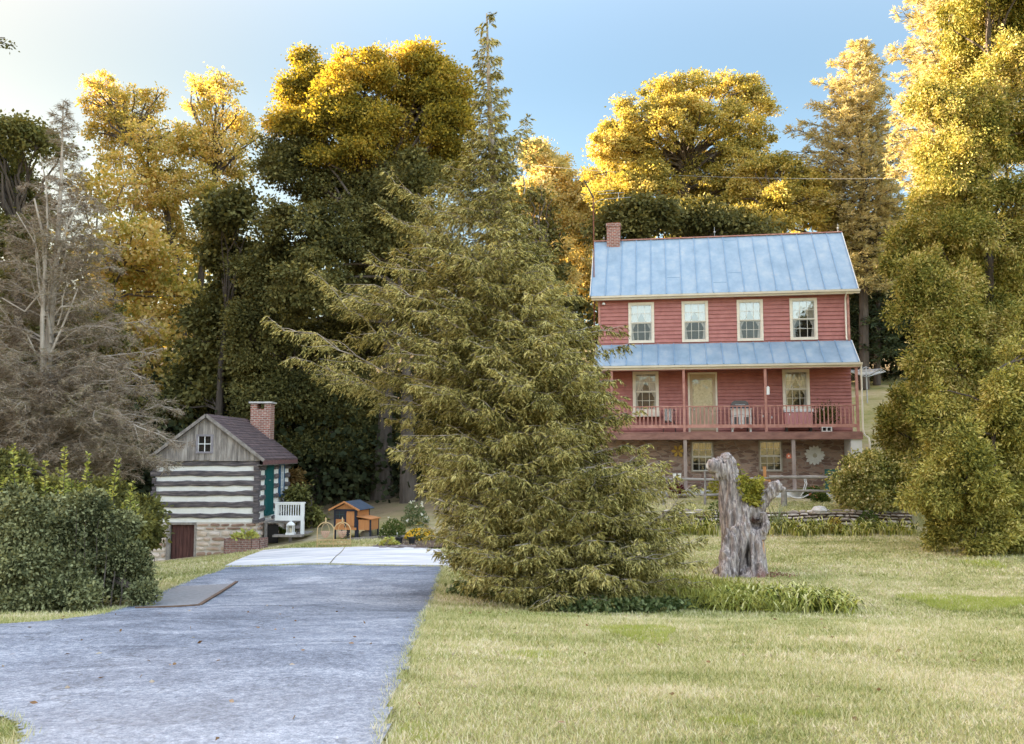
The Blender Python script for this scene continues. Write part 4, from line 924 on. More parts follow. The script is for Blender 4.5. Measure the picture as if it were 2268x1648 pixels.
for i, (a, b) in enumerate(front):
    mb = MB(); hewn(mb, (-CW - rnd.uniform(-.02, .16), 0, 0), (.0 + rnd.uniform(-.01, .03), 0, 0), a, b, (0, -1, 0), .05, rnd); mb.build('log', m_log, cabin)
DY0, DY1, WY0, WY1 = .98, 1.92, 2.86, 3.55
side = [(-.02, .10), (.36, .56), (.76, .92), (1.12, 1.30), (1.48, 1.66), (1.84, 2.0)]
for i, (a, b) in enumerate(side):
    mb = MB(); ops = [(DY0 - .06, DY1 + .06)]
    if b > .72: ops.append((WY0 - .06, WY1 + .06))
    for s0, s1 in intervals(-.03, CD + .05, ops): hewn(mb, (0, s0, 0), (0, s1, 0), a, b, (1, 0, 0), .03, rnd, max(4, int((s1 - s0) * 7)))
    mb.build('log', m_log, cabin)
mb = MB()   # notched corner: log ends stacked at the near corner
for i, (a, b) in enumerate(side):
    mb.box(-.16 + rnd.uniform(0, .03), .035, -.065 - rnd.uniform(0, .03), .12, a - .0, b + .02, .008, rnd)
for a, b in front: mb.box(-.1, .055, -.03, .16, a + .01, b - .01, .008, rnd)
for i in range(6):
    z = .32 * i + .1; mb.box(-CW - .06, -CW + .08, -.06, .1, z, z + .2, .01, rnd)
mb.box(-.13, .03, -.045, .1, 0, ZL)
mb.build('corner_notches', m_log, cabin)
# top plate, gable boards
mb = MB(); n = 19; x0, x1 = -CW - .0, .08
def gz(x): return ZRC - .10 - abs(x - RX) * (ZRC - 2.36) / (CW / 2 + .1)
wx0, wx1, wz0, wz1 = -2.15, -1.68, 2.52, 3.06
xs_ = sorted([x0 + (x1 - x0) * i / n for i in range(n + 1)])
for a, b in zip(xs_[:-1], xs_[1:]):
    a += .004; b -= .004; y = -.09 - rnd.uniform(0, .018); m_ = (a + b) / 2
    top = [(a, gz(a)), (b, gz(b))] if (a - RX) * (b - RX) > 0 else [(a, gz(a)), (RX, gz(RX)), (b, gz(b))]
    z0_ = 2.19 + rnd.uniform(-.02, .02)
    if wx0 < m_ < wx1:
        mb.prism([(a, z0_), (b, z0_), (b, wz0), (a, wz0)][::-1], y, y + .03); mb.prism(([(a, wz1), (b, wz1)] + top[::-1])[::-1], y, y + .03)
    else: mb.prism(([(a, z0_), (b, z0_)] + top[::-1])[::-1], y, y + .03)
mb.build('gable_boards', m_board, cabin)
MB().prism([(-CW, 2.2), (0, 2.2), (RX, ZRC - .14)], -.05, -.03).build('gable_backing', m_dark, cabin)
MB().prism([(-CW, 2.2), (0, 2.2), (RX, ZRC - .14)], CD - .04, CD).build('rear_gable', m_board, cabin)
mb = MB(); t_ = .07
for (a, b, c_, d_) in ((wx0 - t_, wx0, wz0 - t_, wz1 + t_), (wx1, wx1 + t_, wz0 - t_, wz1 + t_), (wx0, wx1, wz1, wz1 + t_), (wx0, wx1, wz0 - t_, wz0)): mb.box(a, b, -.135, -.06, c_, d_)
gw = mb.build('window', M('grey_window_wood', [(.2, .18, .2), (.34, .31, .33)], 6), cabin)
mb = MB(); xm, zm = (wx0 + wx1) / 2, (wz0 + wz1) / 2; mb.box(xm - .014, xm + .014, -.11, -.09, wz0, wz1); mb.box(wx0, wx1, -.112, -.092, zm - .014, zm + .014); mb.box(wx0, wx0 + .02, -.11, -.09, wz0, wz1); mb.box(wx1 - .02, wx1, -.11, -.09, wz0, wz1)
mb.build('sash', m_white, gw); MB().quad((wx0, -.095, wz0), (wx1, -.095, wz0), (wx1, -.095, wz1), (wx0, -.095, wz1)).build('pane', glassmat('cabin_glass', .12), gw)
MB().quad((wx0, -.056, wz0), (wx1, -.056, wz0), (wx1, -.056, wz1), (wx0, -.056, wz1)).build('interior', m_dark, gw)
# roof slopes
E0 = .24; mb = MB()
def slope(sx):
    xe = .26 if sx > 0 else -CW - .26; ze = ZRC - abs(xe - RX) * (ZRC - 2.36) / (CW / 2 + .1); y0, y1 = -E0, CD + .3; th = .06; k = 14
    mb = MB()
    for i in range(k): # stepped courses
        t0, t1 = i / k, (i + 1) / k; xa, xb = xe + (RX - xe) * t0, xe + (RX - xe) * t1; za, zb = ze + (ZRC - ze) * t0, ze + (ZRC - ze) * t1; h = .022
        mb.quad((xa, y0, za + h), (xa, y1, za + h), (xb, y1, zb + .004), (xb, y0, zb + .004)) if sx < 0 else mb.quad((xa, y1, za + h), (xa, y0, za + h), (xb, y0, zb + .004), (xb, y1, zb + .004))
        mb.quad((xa, y0, za - .02), (xa, y1, za - .02), (xa, y1, za + h), (xa, y0, za + h))
    mb.quad((xe, y0, ze - .03), (xe, y1, ze - .03), (RX, y1, ZRC - .03), (RX, y0, ZRC - .03))
    rf = mb.build('roof', m_shingle, cabin)
    MB().bar((xe, y0 + .0, ze - .045), (RX, y0 + .0, ZRC - .045), .03, .11, (0, 1, 0) if 0 else (.5 * sx, 0, 1)).build('rake_board', m_weathered, rf)
    MB().box(min(xe, xe - .03 * sx), max(xe, xe - .03 * sx), y0 - .01, y1, ze - .2, ze - .035).build('fascia', M('dull_red_board', [(.12, .06, .06), (.2, .11, .1)], 5), rf)
    MB().box(min(xe, 0.0 if sx > 0 else -CW), max(xe, 0.0 if sx > 0 else -CW), y0 + .02, y1 - .02, ze - .21, ze - .19).build('soffit', m_weathered, rf)
slope(1); slope(-1)
# chimney with open hood cap
m_brick2 = brickmat('cabin_brick', (.40, .13, .085), (.27, .10, .075), (.50, .42, .36), 1, .014)
ccx, ccy = -1.18, 4.55; mb = MB(); hw_ = .41
mb.box(ccx - hw_, ccx + hw_, ccy - .3, ccy + .3, -1.5, 4.25); 
for sx_ in (-1, 1): mb.box(ccx + sx_ * (hw_ - .13) - .13, ccx + sx_ * (hw_ - .13) + .13, ccy - .3, ccy + .3, 4.25, 4.48)
chm = mb.build('chimney', m_brick2, cabin); MB().box(ccx - hw_ - .06, ccx + hw_ + .06, ccy - .38, ccy + .38, 4.482, 4.55).build('cap_stone', M('cap_stone', [(.45, .42, .4), (.62, .6, .57)], 5), chm)
# door and window in the side
m_teal = M('teal_paint', [(.008, .07, .07), (.015, .11, .11)], 4, rough=.45, bmp=.1)
m_blue = M('blue_paint', [(.02, .08, .16), (.04, .12, .22)], 4, rough=.45, bmp=.1)
mb = MB(); mb.box(-.02, .03, DY0 + .04, DY1 - .03, .28, 2.04); cdoor = mb.build('door', m_teal, cabin); MB().box(-.05, .045, DY0 - .03, DY0 + .04, .22, 2.1).box(-.05, .045, DY1 - .03, DY1 + .04, .22, 2.1).box(-.05, .06, DY0, DY1, 2.045, 2.13).box(-.05, .1, DY0, DY1, .16, .275).build('frame', m_teal, cdoor)
MB().bar((.05, DY0 + .3, 1.45), (.05, DY0 + .5, 1.45), .03, .03).build('handle', m_grey_metal, cdoor)
mb = MB(); mb.box(-.02, .05, WY0, WY0 + .1, .76, 2.06); mb.box(-.02, .05, WY1 - .1, WY1, .76, 2.06); mb.box(-.02, .05, WY0 + .1, WY1 - .1, 1.97, 2.06); mb.box(-.02, .07, WY0 + .1, WY1 - .1, .76, .85); sw = mb.build('window', m_blue, cabin)
mb = MB()
for z in (.85, 1.12, 1.40, 1.68, 1.95): mb.box(.0, .03, WY0 + .1, WY1 - .1, z - .015, z + .015)
for y in (WY0 + .115, (WY0 + WY1) / 2, WY1 - .115): mb.box(.001, .031, y - .015, y + .015, .85, 1.97)
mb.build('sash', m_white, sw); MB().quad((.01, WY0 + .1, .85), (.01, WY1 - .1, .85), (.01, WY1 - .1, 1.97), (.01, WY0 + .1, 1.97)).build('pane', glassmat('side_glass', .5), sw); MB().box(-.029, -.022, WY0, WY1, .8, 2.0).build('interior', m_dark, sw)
# small porch: deck, step, white slatted railing
t = empty('cabin_stoop', (-9.0, 32.6, -2.55), 'weathered wooden stoop and steps below the teal cabin door', 'steps')
gz_ = G(-8.4, 32.8) + 2.55
mb = MB(); 
for k in range(6): mb.box(.0, 1.05, -.05 + k * .24, .17 + k * .24, -.05, .0)
mb.build('deck', m_weathered, t)
for k, (dx, zz) in enumerate(((.5, -.22), (1.0, -.42))): MB().box(.35 + dx * .7, .85 + dx * .7, .1, 1.1, zz - .04, zz).build('step', m_weathered, t)
for a in (.06, .95):
    for b in (0, 1.2): MB().box(a - .05, a + .05, b - .03, b + .07, gz_ - .1, -.05).build('post', m_weathered, t)
MB().box(.02, .5, .02, .06, gz_, -.1).build('skirt', m_dark, t)
pA = P(609, 1150, 32.45); pB = P(674, 1150, 32.45); zt1 = P(640, 1112, 32.45).z; zb1 = P(640, 1153, 32.45).z; zf = P(670, 1180, 32.45).z
t = empty('stoop_railing', (pA.x, 32.45, zb1), 'white slatted wooden railing panel at the cabin steps', 'railing'); w_ = pB.x - pA.x; h_ = zt1 - zb1
mb = MB(); mb.box(0, w_, -.03, .03, 0, .18); mb.box(-.02, w_ + .03, -.045, .045, h_ - .05, h_); mb.box(0, .1, -.028, .028, .18, h_ - .05); mb.box(.1, w_ - .1, -.029, .029, h_ - .1, h_ - .05); mb.box(w_ - .12, w_, -.05, .05, zf - zb1 - .08, h_ - .05); mb.build('frame', m_white, t)
for i in range(10): x = .12 + (w_ - .27) * i / 9; MB().box(x - .002, x + .03, -.018, .018, .18, h_ - .1).build('slat', m_white, t)
p_ = P(643.5, 1184, 32.2); t = empty('white_lantern', (p_.x, 32.2, p_.z), 'white candle lantern standing on the cabin steps', 'lantern'); mb = MB()
mb.box(-.15, .15, -.15, .15, 0, .07); mb.box(-.13, .13, -.13, .13, .32, .35)
for a in (-.12, .09):
    for b in (-.12, .09): mb.box(a, a + .03, b, b + .03, .07, .32)
mb.build('frame', m_white, t); MB().lathe([(.16, .35), (.12, .41), (.05, .45), (.05, .5), (.0, .51)], n=12).build('lid', m_white, t); MB().lathe([(.05, .07), (.05, .22), (0, .23)], n=12).build('candle', m_cream, t)
MB().quad((-.09, -.13, .09), (.09, -.13, .09), (.09, -.13, .3), (-.09, -.13, .3)).build('pane', glassmat('lantern_glass', .2), t)
MB().box(p_.x - .6, p_.x + .45, 32.0, 32.4, p_.z - .07, p_.z - .003).build('stepping_stone', m_weathered); tag(bpy.data.objects['stepping_stone'], 'low weathered bottom step under the white lantern', 'step')
# brick planter with hosta
pl = P(499, 1222, 31.3); pr2 = P(577, 1215, 31.3); zt2 = P(540, 1194, 31.3).z
t = empty('brick_planter', (pl.x, 31.3, pl.z), 'low curved brick planter against the cabin foundation', 'planter'); w_ = pr2.x - pl.x; h_ = zt2 - pl.z
mb = MB(); pts = [(0, .65), (0, .0), (w_ * .75, -.05), (w_ * .93, .08), (w_, .3), (w_ + .02, .65)]
for (a, b), (c_, d_) in zip(pts[:-1], pts[1:]): mb.bar((a, b, h_ / 2 - .1), (c_, d_, h_ / 2 - .1), .12, h_ + .2)
mb.build('brick_wall', brickmat('planter_brick', (.32, .15, .12), (.2, .10, .09), (.36, .3, .26)), t)
mb = MB(); mb.quad(*[(a, b, h_ - .05) for a, b in pts]); mb.build('soil', m_soil, t)
def hosta(name, loc, rad, n, lm, label, cat='plant', seed=0, ln=.2, wd=.07, group=None, up=.5):
    """mound of broad leaves"""
    r = np.random.default_rng(seed); t = empty(name, loc, label, cat, group); a = r.uniform(0, 2 * math.pi, n); rr = r.random(n) ** .6 * rad
    c = np.stack([rr * np.cos(a), rr * np.sin(a), up * rad * (1.15 - rr / rad) + r.uniform(0, .1, n) * rad], 1); d = np.stack([np.cos(a), np.sin(a), r.uniform(-.2, .9, n)], 1) + r.normal(size=(n, 3)) * .3
    npmesh('leaves', leafquads(c, d, ln * r.uniform(.6, 1.2, n), wd, r), 4, t, lm); mb = MB()
    for k in range(0, n, max(1, n // 14)): mb.tube([(0, 0, -.05), tuple(c[k])], .006, 4, False)
    mb.build('stems', lm, t); return t
m_hosta = leafmat('hosta_leaf', [(.25, .30, .06), (.50, .50, .14), (.62, .58, .25)], .25, 6)
m_green = leafmat('herb_leaf', [(.04, .07, .02), (.09, .13, .035), (.18, .2, .05)], .25, 5)
m_yelleaf = leafmat('yellow_green_leaf', [(.14, .18, .03), (.36, .34, .06), (.5, .42, .1)], .3, 5)
hosta('hosta', (pl.x + .62, 31.62, zt2 - .03), .42, 110, m_hosta, 'pale yellow hosta growing in the brick planter', seed=1, ln=.2, wd=.06)
hosta('hosta', tuple(gp(612, 1192) + Vector((0, 0, .03))), .4, 120, m_green, 'dark green hosta at the foot of the cabin steps', seed=2, up=.7)
# ================================================================== CHICKEN COOP
bc = gp(779, 1191); t = empty('chicken_coop', bc, 'small orange wooden chicken coop with black frame and dark gabled roof', 'coop', rz=R(-14)); k = bc.y / F
m_or = M('orange_boards', [(.42, .17, .06), (.58, .26, .10)], 5, (8, 8, .4), .7, .4); m_blk = M('black_trim', [(.014, .016, .03), (.03, .033, .05)], 5, rough=.5)
W2 = .42; D2 = .55; z1_, z2_ = .32, 1.0
mb = MB(); mb.box(-W2, W2, -D2, D2, z1_ + .01, z2_); mb.prism([(-W2, z2_), (W2, z2_), (0, z2_ + .22)], -D2, D2); mb.build('body', m_or, t)
mb = MB()
for a in (-W2, W2 - .06):
    for b in (-D2 - .012, D2 - .05): mb.box(a - .005, a + .065, b, b + .062, 0, z2_ + .003)
mb.box(-W2 + .06, W2 - .06, -D2 - .012, -D2 + .01, z2_ - .05, z2_ + .02); mb.box(-W2 + .06, W2 - .06, -D2 - .012, -D2 + .01, z2_ - .36, z2_ - .31) if 0 else None
mb.box(-.03, .03, -D2 - .014, -D2 + .01, z1_ + .08, z2_ - .05); mb.box(-W2 + .06, -.03, -D2 - .011, -D2 + .01, .68, .72); mb.build('frame', m_blk, t)
MB().box(-W2 + .0, W2, -D2 - .03, -D2 - .013, z1_, z1_ + .08).build('sill_board', m_or, t)
mb = MB(); mb.quad((-W2 + .06, -D2 - .004, .72), (-.03, -D2 - .004, .72), (-.03, -D2 - .004, .95), (-W2 + .06, -D2 - .004, .95)); wdw = mb.build('window', m_black, t)
mb = MB(); mb.box(-.225, -.215, -D2 - .012, -D2 - .005, .72, .95); mb.box(-W2 + .06, -.03, -D2 - .012, -D2 - .005, .83, .84); mb.build('mesh_bars', M('teal_wire', [(.03, .08, .1), (.05, .12, .14)], 5), wdw)
cd_ = MB().box(.05, .34, -D2 - .03, -D2 - .012, z1_ + .13, z2_ - .09).build('door', m_or, t)
MB().box(.03, .05, -D2 - .022, -D2 - .005, z1_ + .08, z2_ - .05).box(.34, .36, -D2 - .022, -D2 - .005, z1_ + .08, z2_ - .05).build('frame', m_blk, cd_)
m_felt = M('roof_felt', [(.03, .045, .07), (.06, .08, .11)], 8, rough=.8)
for sx_ in (-1, 1):
    mb = MB(); mb.bar((0, 0, z2_ + .275), (sx_ * (W2 + .14), 0, z2_ + .275 - (W2 + .14) * .5), 2 * D2 + .22, .025, (0, 0, 1)); r_ = mb.build('roof', m_felt, t)
    MB().bar((0, -D2 - .125, z2_ + .27), (sx_ * (W2 + .15), -D2 - .125, z2_ + .27 - (W2 + .15) * .5), .03, .06).build('rake_board', m_or, r_)
mb = MB(); mb.box(W2 + .002, W2 + .5, -.52, .2, z1_ + .0, z1_ + .35); nb = mb.build('nest_box', m_or, t); mb = MB(); mb.bar((W2, -.16, z1_ + .46), (W2 + .55, -.16, z1_ + .37), .82, .03); mb.build('lid', m_or, nb); mb = MB()
for a in (W2 + .005, W2 + .46):
    for b in (-.53, .16): mb.box(a, a + .05, b, b + .05, 0, z1_ + .35)
mb.build('post', m_blk, nb)
for a in np.linspace(-.48, .1, 6): MB().box(W2 + .505, W2 + .52, a, a + .025, 0, z1_).build('slat', m_blk, nb)
mb = MB(); mb.bar((-.12, -D2 - .02, z1_), (-.05, -D2 - .0, 0), .02, .03); mb.bar((.16, -D2 - .02, z1_), (.26, -D2 - .0, 0), .02, .03); 
for z in (.08, .16, .24): mb.bar((-.1 + z * -.02, -D2 - .02, z), (.22 - z * .2, -D2 - .02, z), .015, .03)
mb.build('ramp', m_blk, t)
t2 = empty('white_rock', gp(808, 1188), 'pale boulder under the nest box of the coop', 'rock'); mb = MB(); mb.lathe([(.0, -.02), (.16, .0), (.18, .08), (.12, .17), (0, .2)], (0, 0, 0), 9); mb.build('rock', M('pale_rock', [(.5, .47, .43), (.7, .67, .62)], 6, bmp=1, bdist=.05), t2)
# timber edging line by coop
a, b = gp(770, 1197) + Vector((0, 0, .03)), gp(905, 1190) + Vector((0, 0, .03)); mb = MB()
prev = a
for i in range(1, 9): q = a.lerp(b, i / 8); q.z = G(q.x, q.y) + .04; mb.bar(prev, q, .1, .08); prev = q
tag(mb.build('lawn_edging', m_weathered), 'pale timber edging along the grass behind the slab', 'edging')
# ================================================================== TRELLIS with two hanging baskets
t_l, t_r = gp(702, 1214), gp(768, 1214); ty = t_l.y; kk = ty / F
t = empty('garden_trellis', t_l, 'double-arched gilt wire trellis at the back edge of the slab', 'trellis'); w_ = t_r.x - t_l.x; h_ = P(730, 1157, ty).z - t_l.z
mb = MB(); r_ = .017; zc = h_ - w_ / 4
for a in (0, w_ / 2, w_): mb.tube([(a, 0, -.03), (a, 0, zc)], r_, 6)
for a in (w_ / 4, 3 * w_ / 4):
    mb.tube([(a - w_ / 4 * math.cos(q), 0, zc + w_ / 4 * math.sin(q)) for q in np.linspace(0, math.pi, 15)], r_, 6)
    mb.lathe([(.012, 0), (.03, .04), (.02, .08), (.03, .11), (0, .19)], (a, 0, h_ - .01), 8)
z3, z4 = P(730, 1196, ty).z - t_l.z, P(730, 1205, ty).z - t_l.z
for z in (z3, z4): mb.tube([(0, 0, z), (w_, 0, z)], r_ * .9, 6)
for i in range(8):
    a, b = w_ * i / 8, w_ * (i + 1) / 8; mb.tube([(a, 0, z4), (b, 0, z3)], r_ * .5, 5); mb.tube([(a, 0, z3), (b, 0, z4)], r_ * .5, 5)
mb.build('wire_frame', m_iron_gold, t)
for i, a in enumerate((w_ / 4, 3 * w_ / 4)):
    zb_ = P(730, 1178, ty).z - t_l.z; tb = empty('hanging_basket', t_l + Vector((a, -.02, zb_)), ('small wicker basket hanging in the left arch of the trellis', 'small wicker basket hanging in the right arch, in front of the coop')[i], 'basket', 'baskets hanging in the trellis')
    mb = MB()
    for q in range(12): an = 2 * math.pi * q / 12; mb.tube([(.13 * math.cos(an), .13 * math.sin(an), .0), (.12 * math.cos(an), .12 * math.sin(an), -.08), (.04 * math.cos(an), .04 * math.sin(an), -.18)], .008, 5)
    for rr_, z in ((.135, 0), (.125, -.06), (.09, -.13), (.045, -.18)): mb.tube([(rr_ * math.cos(q), rr_ * math.sin(q), z) for q in np.linspace(0, 2 * math.pi, 17)], .009, 5)
    for q in np.linspace(0, 2 * math.pi, 17)[:-1]: mb.quad((.145 * math.cos(q), .145 * math.sin(q), .02), (.145 * math.cos(q + .3), .145 * math.sin(q + .3), .02), (.17 * math.cos(q + .15), .17 * math.sin(q + .15), -.02))
    mb.build('wicker', M('wicker', [(.5, .3, .2), (.68, .46, .34)], 9), tb)
    mb = MB(); mb.tube([(.125 * math.cos(q), 0, .0 + .27 * math.sin(q) ** .8) for q in np.linspace(0.01, math.pi - .01, 13)], .008, 5); mb.tube([(0, 0, .26), (0, 0, h_ - zb_ - .02)], .006, 5); mb.build('handle', m_iron_gold, tb)
# ================================================================== FLOWER BED
q_ = [gp(828, 1215), gp(880, 1218), gp(960, 1216), gp(1010, 1214), gp(1010, 1196), gp(900, 1193), gp(850, 1200)]
mb = MB(); mb.quad(*[(p_.x, p_.y, G(p_.x, p_.y) + .06) for p_ in q_]); tag(mb.build('flower_bed_soil', m_soil), kind='structure')
rr = random.Random(4)
m_slate = M('slate', [(.18, .15, .15), (.34, .3, .29)], 9, bmp=.8)
for i in range(13):
    px = 830 + i * 9 + rr.uniform(-2, 2); p_ = gp(px, 1216 + rr.uniform(-3, 2)); o = MB().box(-rr.uniform(.08, .16), rr.uniform(.08, .16), -.06, .06, -.04, rr.uniform(.04, .09), .018, rr).build('edging_stone', m_slate); o.location = p_; o.rotation_euler = (0, 0, rr.uniform(-.3, .3))
    tag(o, 'flat grey slate stone edging the flower bed beside the slab', 'stone', 'slate stones edging the flower bed')
def flowermound(px, py, rad, h, label, nl, nf, fm, lm, seed, name='chrysanthemum', fl=.05, up=1.0):
    r = np.random.default_rng(seed); p_ = gp(px, py); t = empty(name, p_, label, 'flowers')
    u = unit(r.normal(size=(nl, 3))); u[:, 2] = abs(u[:, 2]); c = u * np.array([rad, rad, h]) * (r.random(nl)[:, None] ** .4); npmesh('leaves', leafquads(c, u + r.normal(size=(nl, 3)) * .5, .09, .02, r), 4, t, lm)
    u = unit(r.normal(size=(nf, 3))); u[:, 2] = abs(u[:, 2]) * up + .15; c = u * np.array([rad, rad, h]) * 1.02; cs = []
    for k in range(7):
        d = r.normal(size=(nf, 3)) + u * .4; cs.append(leafquads(c, d, fl, fl * .4, r))
    npmesh('blossoms', np.concatenate(cs), 4, t, fm); return t
m_mum = leafmat('golden_petal', [(.75, .42, .03), (.85, .58, .06), (.9, .68, .15)], .2, 8); m_wh = leafmat('white_petal_leaf', [(.7, .7, .66), (.85, .85, .8)], .3, 8)
flowermound(930, 1197, .48, .38, 'mound of golden yellow chrysanthemums in the bed beside the slab', 700, 150, m_mum, m_green, 5, up=.8)
hosta('hosta', tuple(gp(862, 1211)), .27, 150, m_hosta, 'small yellow-leaved plant at the corner of the flower bed', seed=7, ln=.12, wd=.035, up=.9)
flowermound(870, 1190, .45, .6, 'leafy green perennial behind the small yellow plant in the flower bed', 1300, 3, m_wh, m_green, 6, 'perennial')
flowermound(918, 1165, .5, .85, 'loose bush with a few white roses behind the golden flowers', 1400, 9, m_wh, leafmat('rose_leaf', [(.06, .09, .04), (.14, .18, .08), (.25, .28, .15)], .25, 5), 8, 'rose_bush', .08)
for i, px in enumerate((884, 912)):
    p_ = gp(px, 1207); t = empty('black_pot', p_, ('small black nursery pot right of the yellow-leaved plant', 'small black nursery pot under the golden flowers')[i], 'pot', 'nursery pots in the flower bed'); MB().lathe([(.08, 0), (.11, .2), (.125, .21), (.125, .24), (.1, .24)], n=14).build('pot', m_black, t); MB().lathe([(.0, .2), (.1, .2), (.1, .21), (0, .215)], n=14).build('soil', m_soil, t)
# ================================================================== RETAINING WALL, FENCE, YARD THINGS
mb = MB(); rnd = random.Random(21)
A_, B_ = P(1470, 1160, 31.2), P(2020, 1160, 31.2); L_ = B_.x - A_.x
stones(mb, 0, L_, -3.0 + .0, -2.12, lambda x, z, o: (A_.x + x, 31.2 - o + .0 * x, z + .05 * math.sin(x * 1.3)), rnd, .08, .2, .16, .5, .16)
stones(mb, 0, L_, 31.22, 31.42, lambda x, z, o: (A_.x + x, z, -2.12 + o * .6 + .05 * math.sin(x * 1.3)), rnd, .18, .22, .2, .5, .12)
m_wall = M('wall_stone', [(.26, .21, .17), (.46, .39, .33), (.68, .61, .54)], 3, rough=.95, bmp=.9, bdist=.03, bscale=15, island=.5, kind='Position')
tag(mb.build('retaining_wall', m_wall), 'low dry-stone retaining wall between the lawn and the house terrace', 'stone wall')
MB().box(A_.x, B_.x, 31.2, 31.5, -3.05, -2.13).build('wall_core', m_soil, bpy.data.objects['retaining_wall'])
p_ = gp(1800, 1130); o = MB().lathe([(0, -.1), (.22, -.05), (.28, .06), (.2, .18), (0, .22)], n=7).build('pale_boulder', M('boulder', [(.5, .47, .43), (.74, .7, .66)], 5, bmp=1, bdist=.06)); o.location = (p_.x, 31.25, -2.1); tag(o, 'pale boulder lying on top of the stone wall right of the stump', 'rock')
# split rail fence, yaw like the house
m_rail = M('split_rail', [(.16, .14, .12), (.42, .38, .34)], 7, (.4, 1, 1), .85, .6)
t = empty('rail_fence', P(1734, 1122, 33.3), 'weathered split-rail fence in front of the lower porch', 'fence'); o_ = t.location.copy()
def rail(x0, y0, x1, y1, Y0, Y1, r_):
    a, b = P(x0, y0, Y0) - o_, P(x1, y1, Y1) - o_; pts = [a.lerp(b, i / 5) + Vector((0, 0, rnd.uniform(-.012, .012))) for i in range(6)]; MB().tube(pts, [r_ * rnd.uniform(.8, 1.15) for _ in pts], 7).build('rail', m_rail, t)
rail(1470, 1061, 1640, 1063, 33.6, 33.5, .05); rail(1470, 1097, 1640, 1095, 33.6, 33.5, .055); rail(1640, 1062, 1734, 1056, 33.45, 33.3, .045); rail(1703, 1056, 1865, 1057.5, 33.3, 33.1, .062); rail(1700, 1086, 1860, 1089, 33.3, 33.1, .055)
for x, y0, y1, r_, Y in ((1561, 1043, 1123, .045, 33.5), (1736, 1080, 1124, .11, 33.3), (1862, 1048, 1120, .07, 33.1), (1470, 1050, 1125, .06, 33.6)):
    a, b = P(x, y0, Y) - o_, P(x, y1 + 4, Y) - o_; MB().tube([b - Vector((0, 0, .1)), a.lerp(b, .5) + Vector((.012, 0, 0)), a], [r_ * 1.1, r_, r_ * .85], 8).build('post', m_rail if r_ > .05 else m_weathered, t)
# benches etc on the terrace (house frame)
def terr(name, px, b, label, cat): x, _ = hl(px, 1080, b); p_ = hw(x, b, 0); return empty(name, (p_.x, p_.y, G(p_.x, p_.y) if b < -PD - .2 else HZ0), label, cat, rz=-TH)
t = terr('red_bench', 1541, -.75, 'dark red slatted bench on the lower porch left of the thin fence post', 'bench')
m_redb = M('dark_red_wood', [(.13, .045, .04), (.22, .08, .07)], 5, rough=.6)
mb = MB()
for k_ in range(4): mb.box(-.42, .42, -.2 + k_ * .11, -.11 + k_ * .11, .36, .4)
mb.build('seat', m_redb, t)
for sx_ in (-.36, .36):
    for sy_ in (-.17, .19): MB().box(sx_ - .03, sx_ + .03, sy_ - .03, sy_ + .03, 0, .36).build('leg', m_redb, t)
t = terr('green_bench', 1858, -1.0, 'green painted bench back showing beside the shrub under the porch', 'bench'); m_gb = M('green_bench_paint', [(.02, .09, .07), (.05, .15, .12)], 4, rough=.5)
mb = MB(); mb.box(-.5, .5, -.2, .2, .4, .44); mb.build('seat', m_gb, t); mb = MB()
for z in (.55, .67, .79): mb.box(-.5, .5, .18, .21, z, z + .09)
mb.build('backrest', m_gb, t)
for sx_ in (-.46, .46):
    for sy_ in (-.17, .2): MB().box(sx_ - .03, sx_ + .03, sy_ - .03, sy_ + .03, 0, .4 if sy_ < 0 else .88).build('leg', m_gb, t)
t = terr('orange_chair', 1695, -.9, 'narrow orange wooden chair back behind the fence and the stump', 'chair'); m_oc = M('orange_wood', [(.55, .24, .08), (.68, .34, .14)], 5, rough=.6)
MB().box(-.05, .07, .15, .19, .4, .98).build('backrest', m_oc, t); MB().box(-.2, .2, -.2, .2, .4, .44).build('seat', m_oc, t)
for sx_ in (-.17, .17):
    for sy_ in (-.17, .17): MB().box(sx_ - .02, sx_ + .02, sy_ - .02, sy_ + .02, 0, .4).build('leg', m_oc, t)
t = terr('garden_rocker', 1765, -1.9, 'curved white metal garden rocker behind the lower fence rail', 'rocking chair'); m_wm = m_white
for s_ in (-.2, .2):
    MB().tube([(-.4 + .8 * i / 10, s_, .02 + .9 * (i / 10 - .5) ** 2 * .6) for i in range(11)], .02, 6).build('runner', m_wm, t)
    MB().tube([(.1, s_, .1), (.28, s_, .35), (.36, s_, .6), (.3, s_, .82)], .016, 6).build('arm', m_wm, t)
MB().box(-.25, .3, -.22, .22, .3, .33).build('seat', m_wm, t)
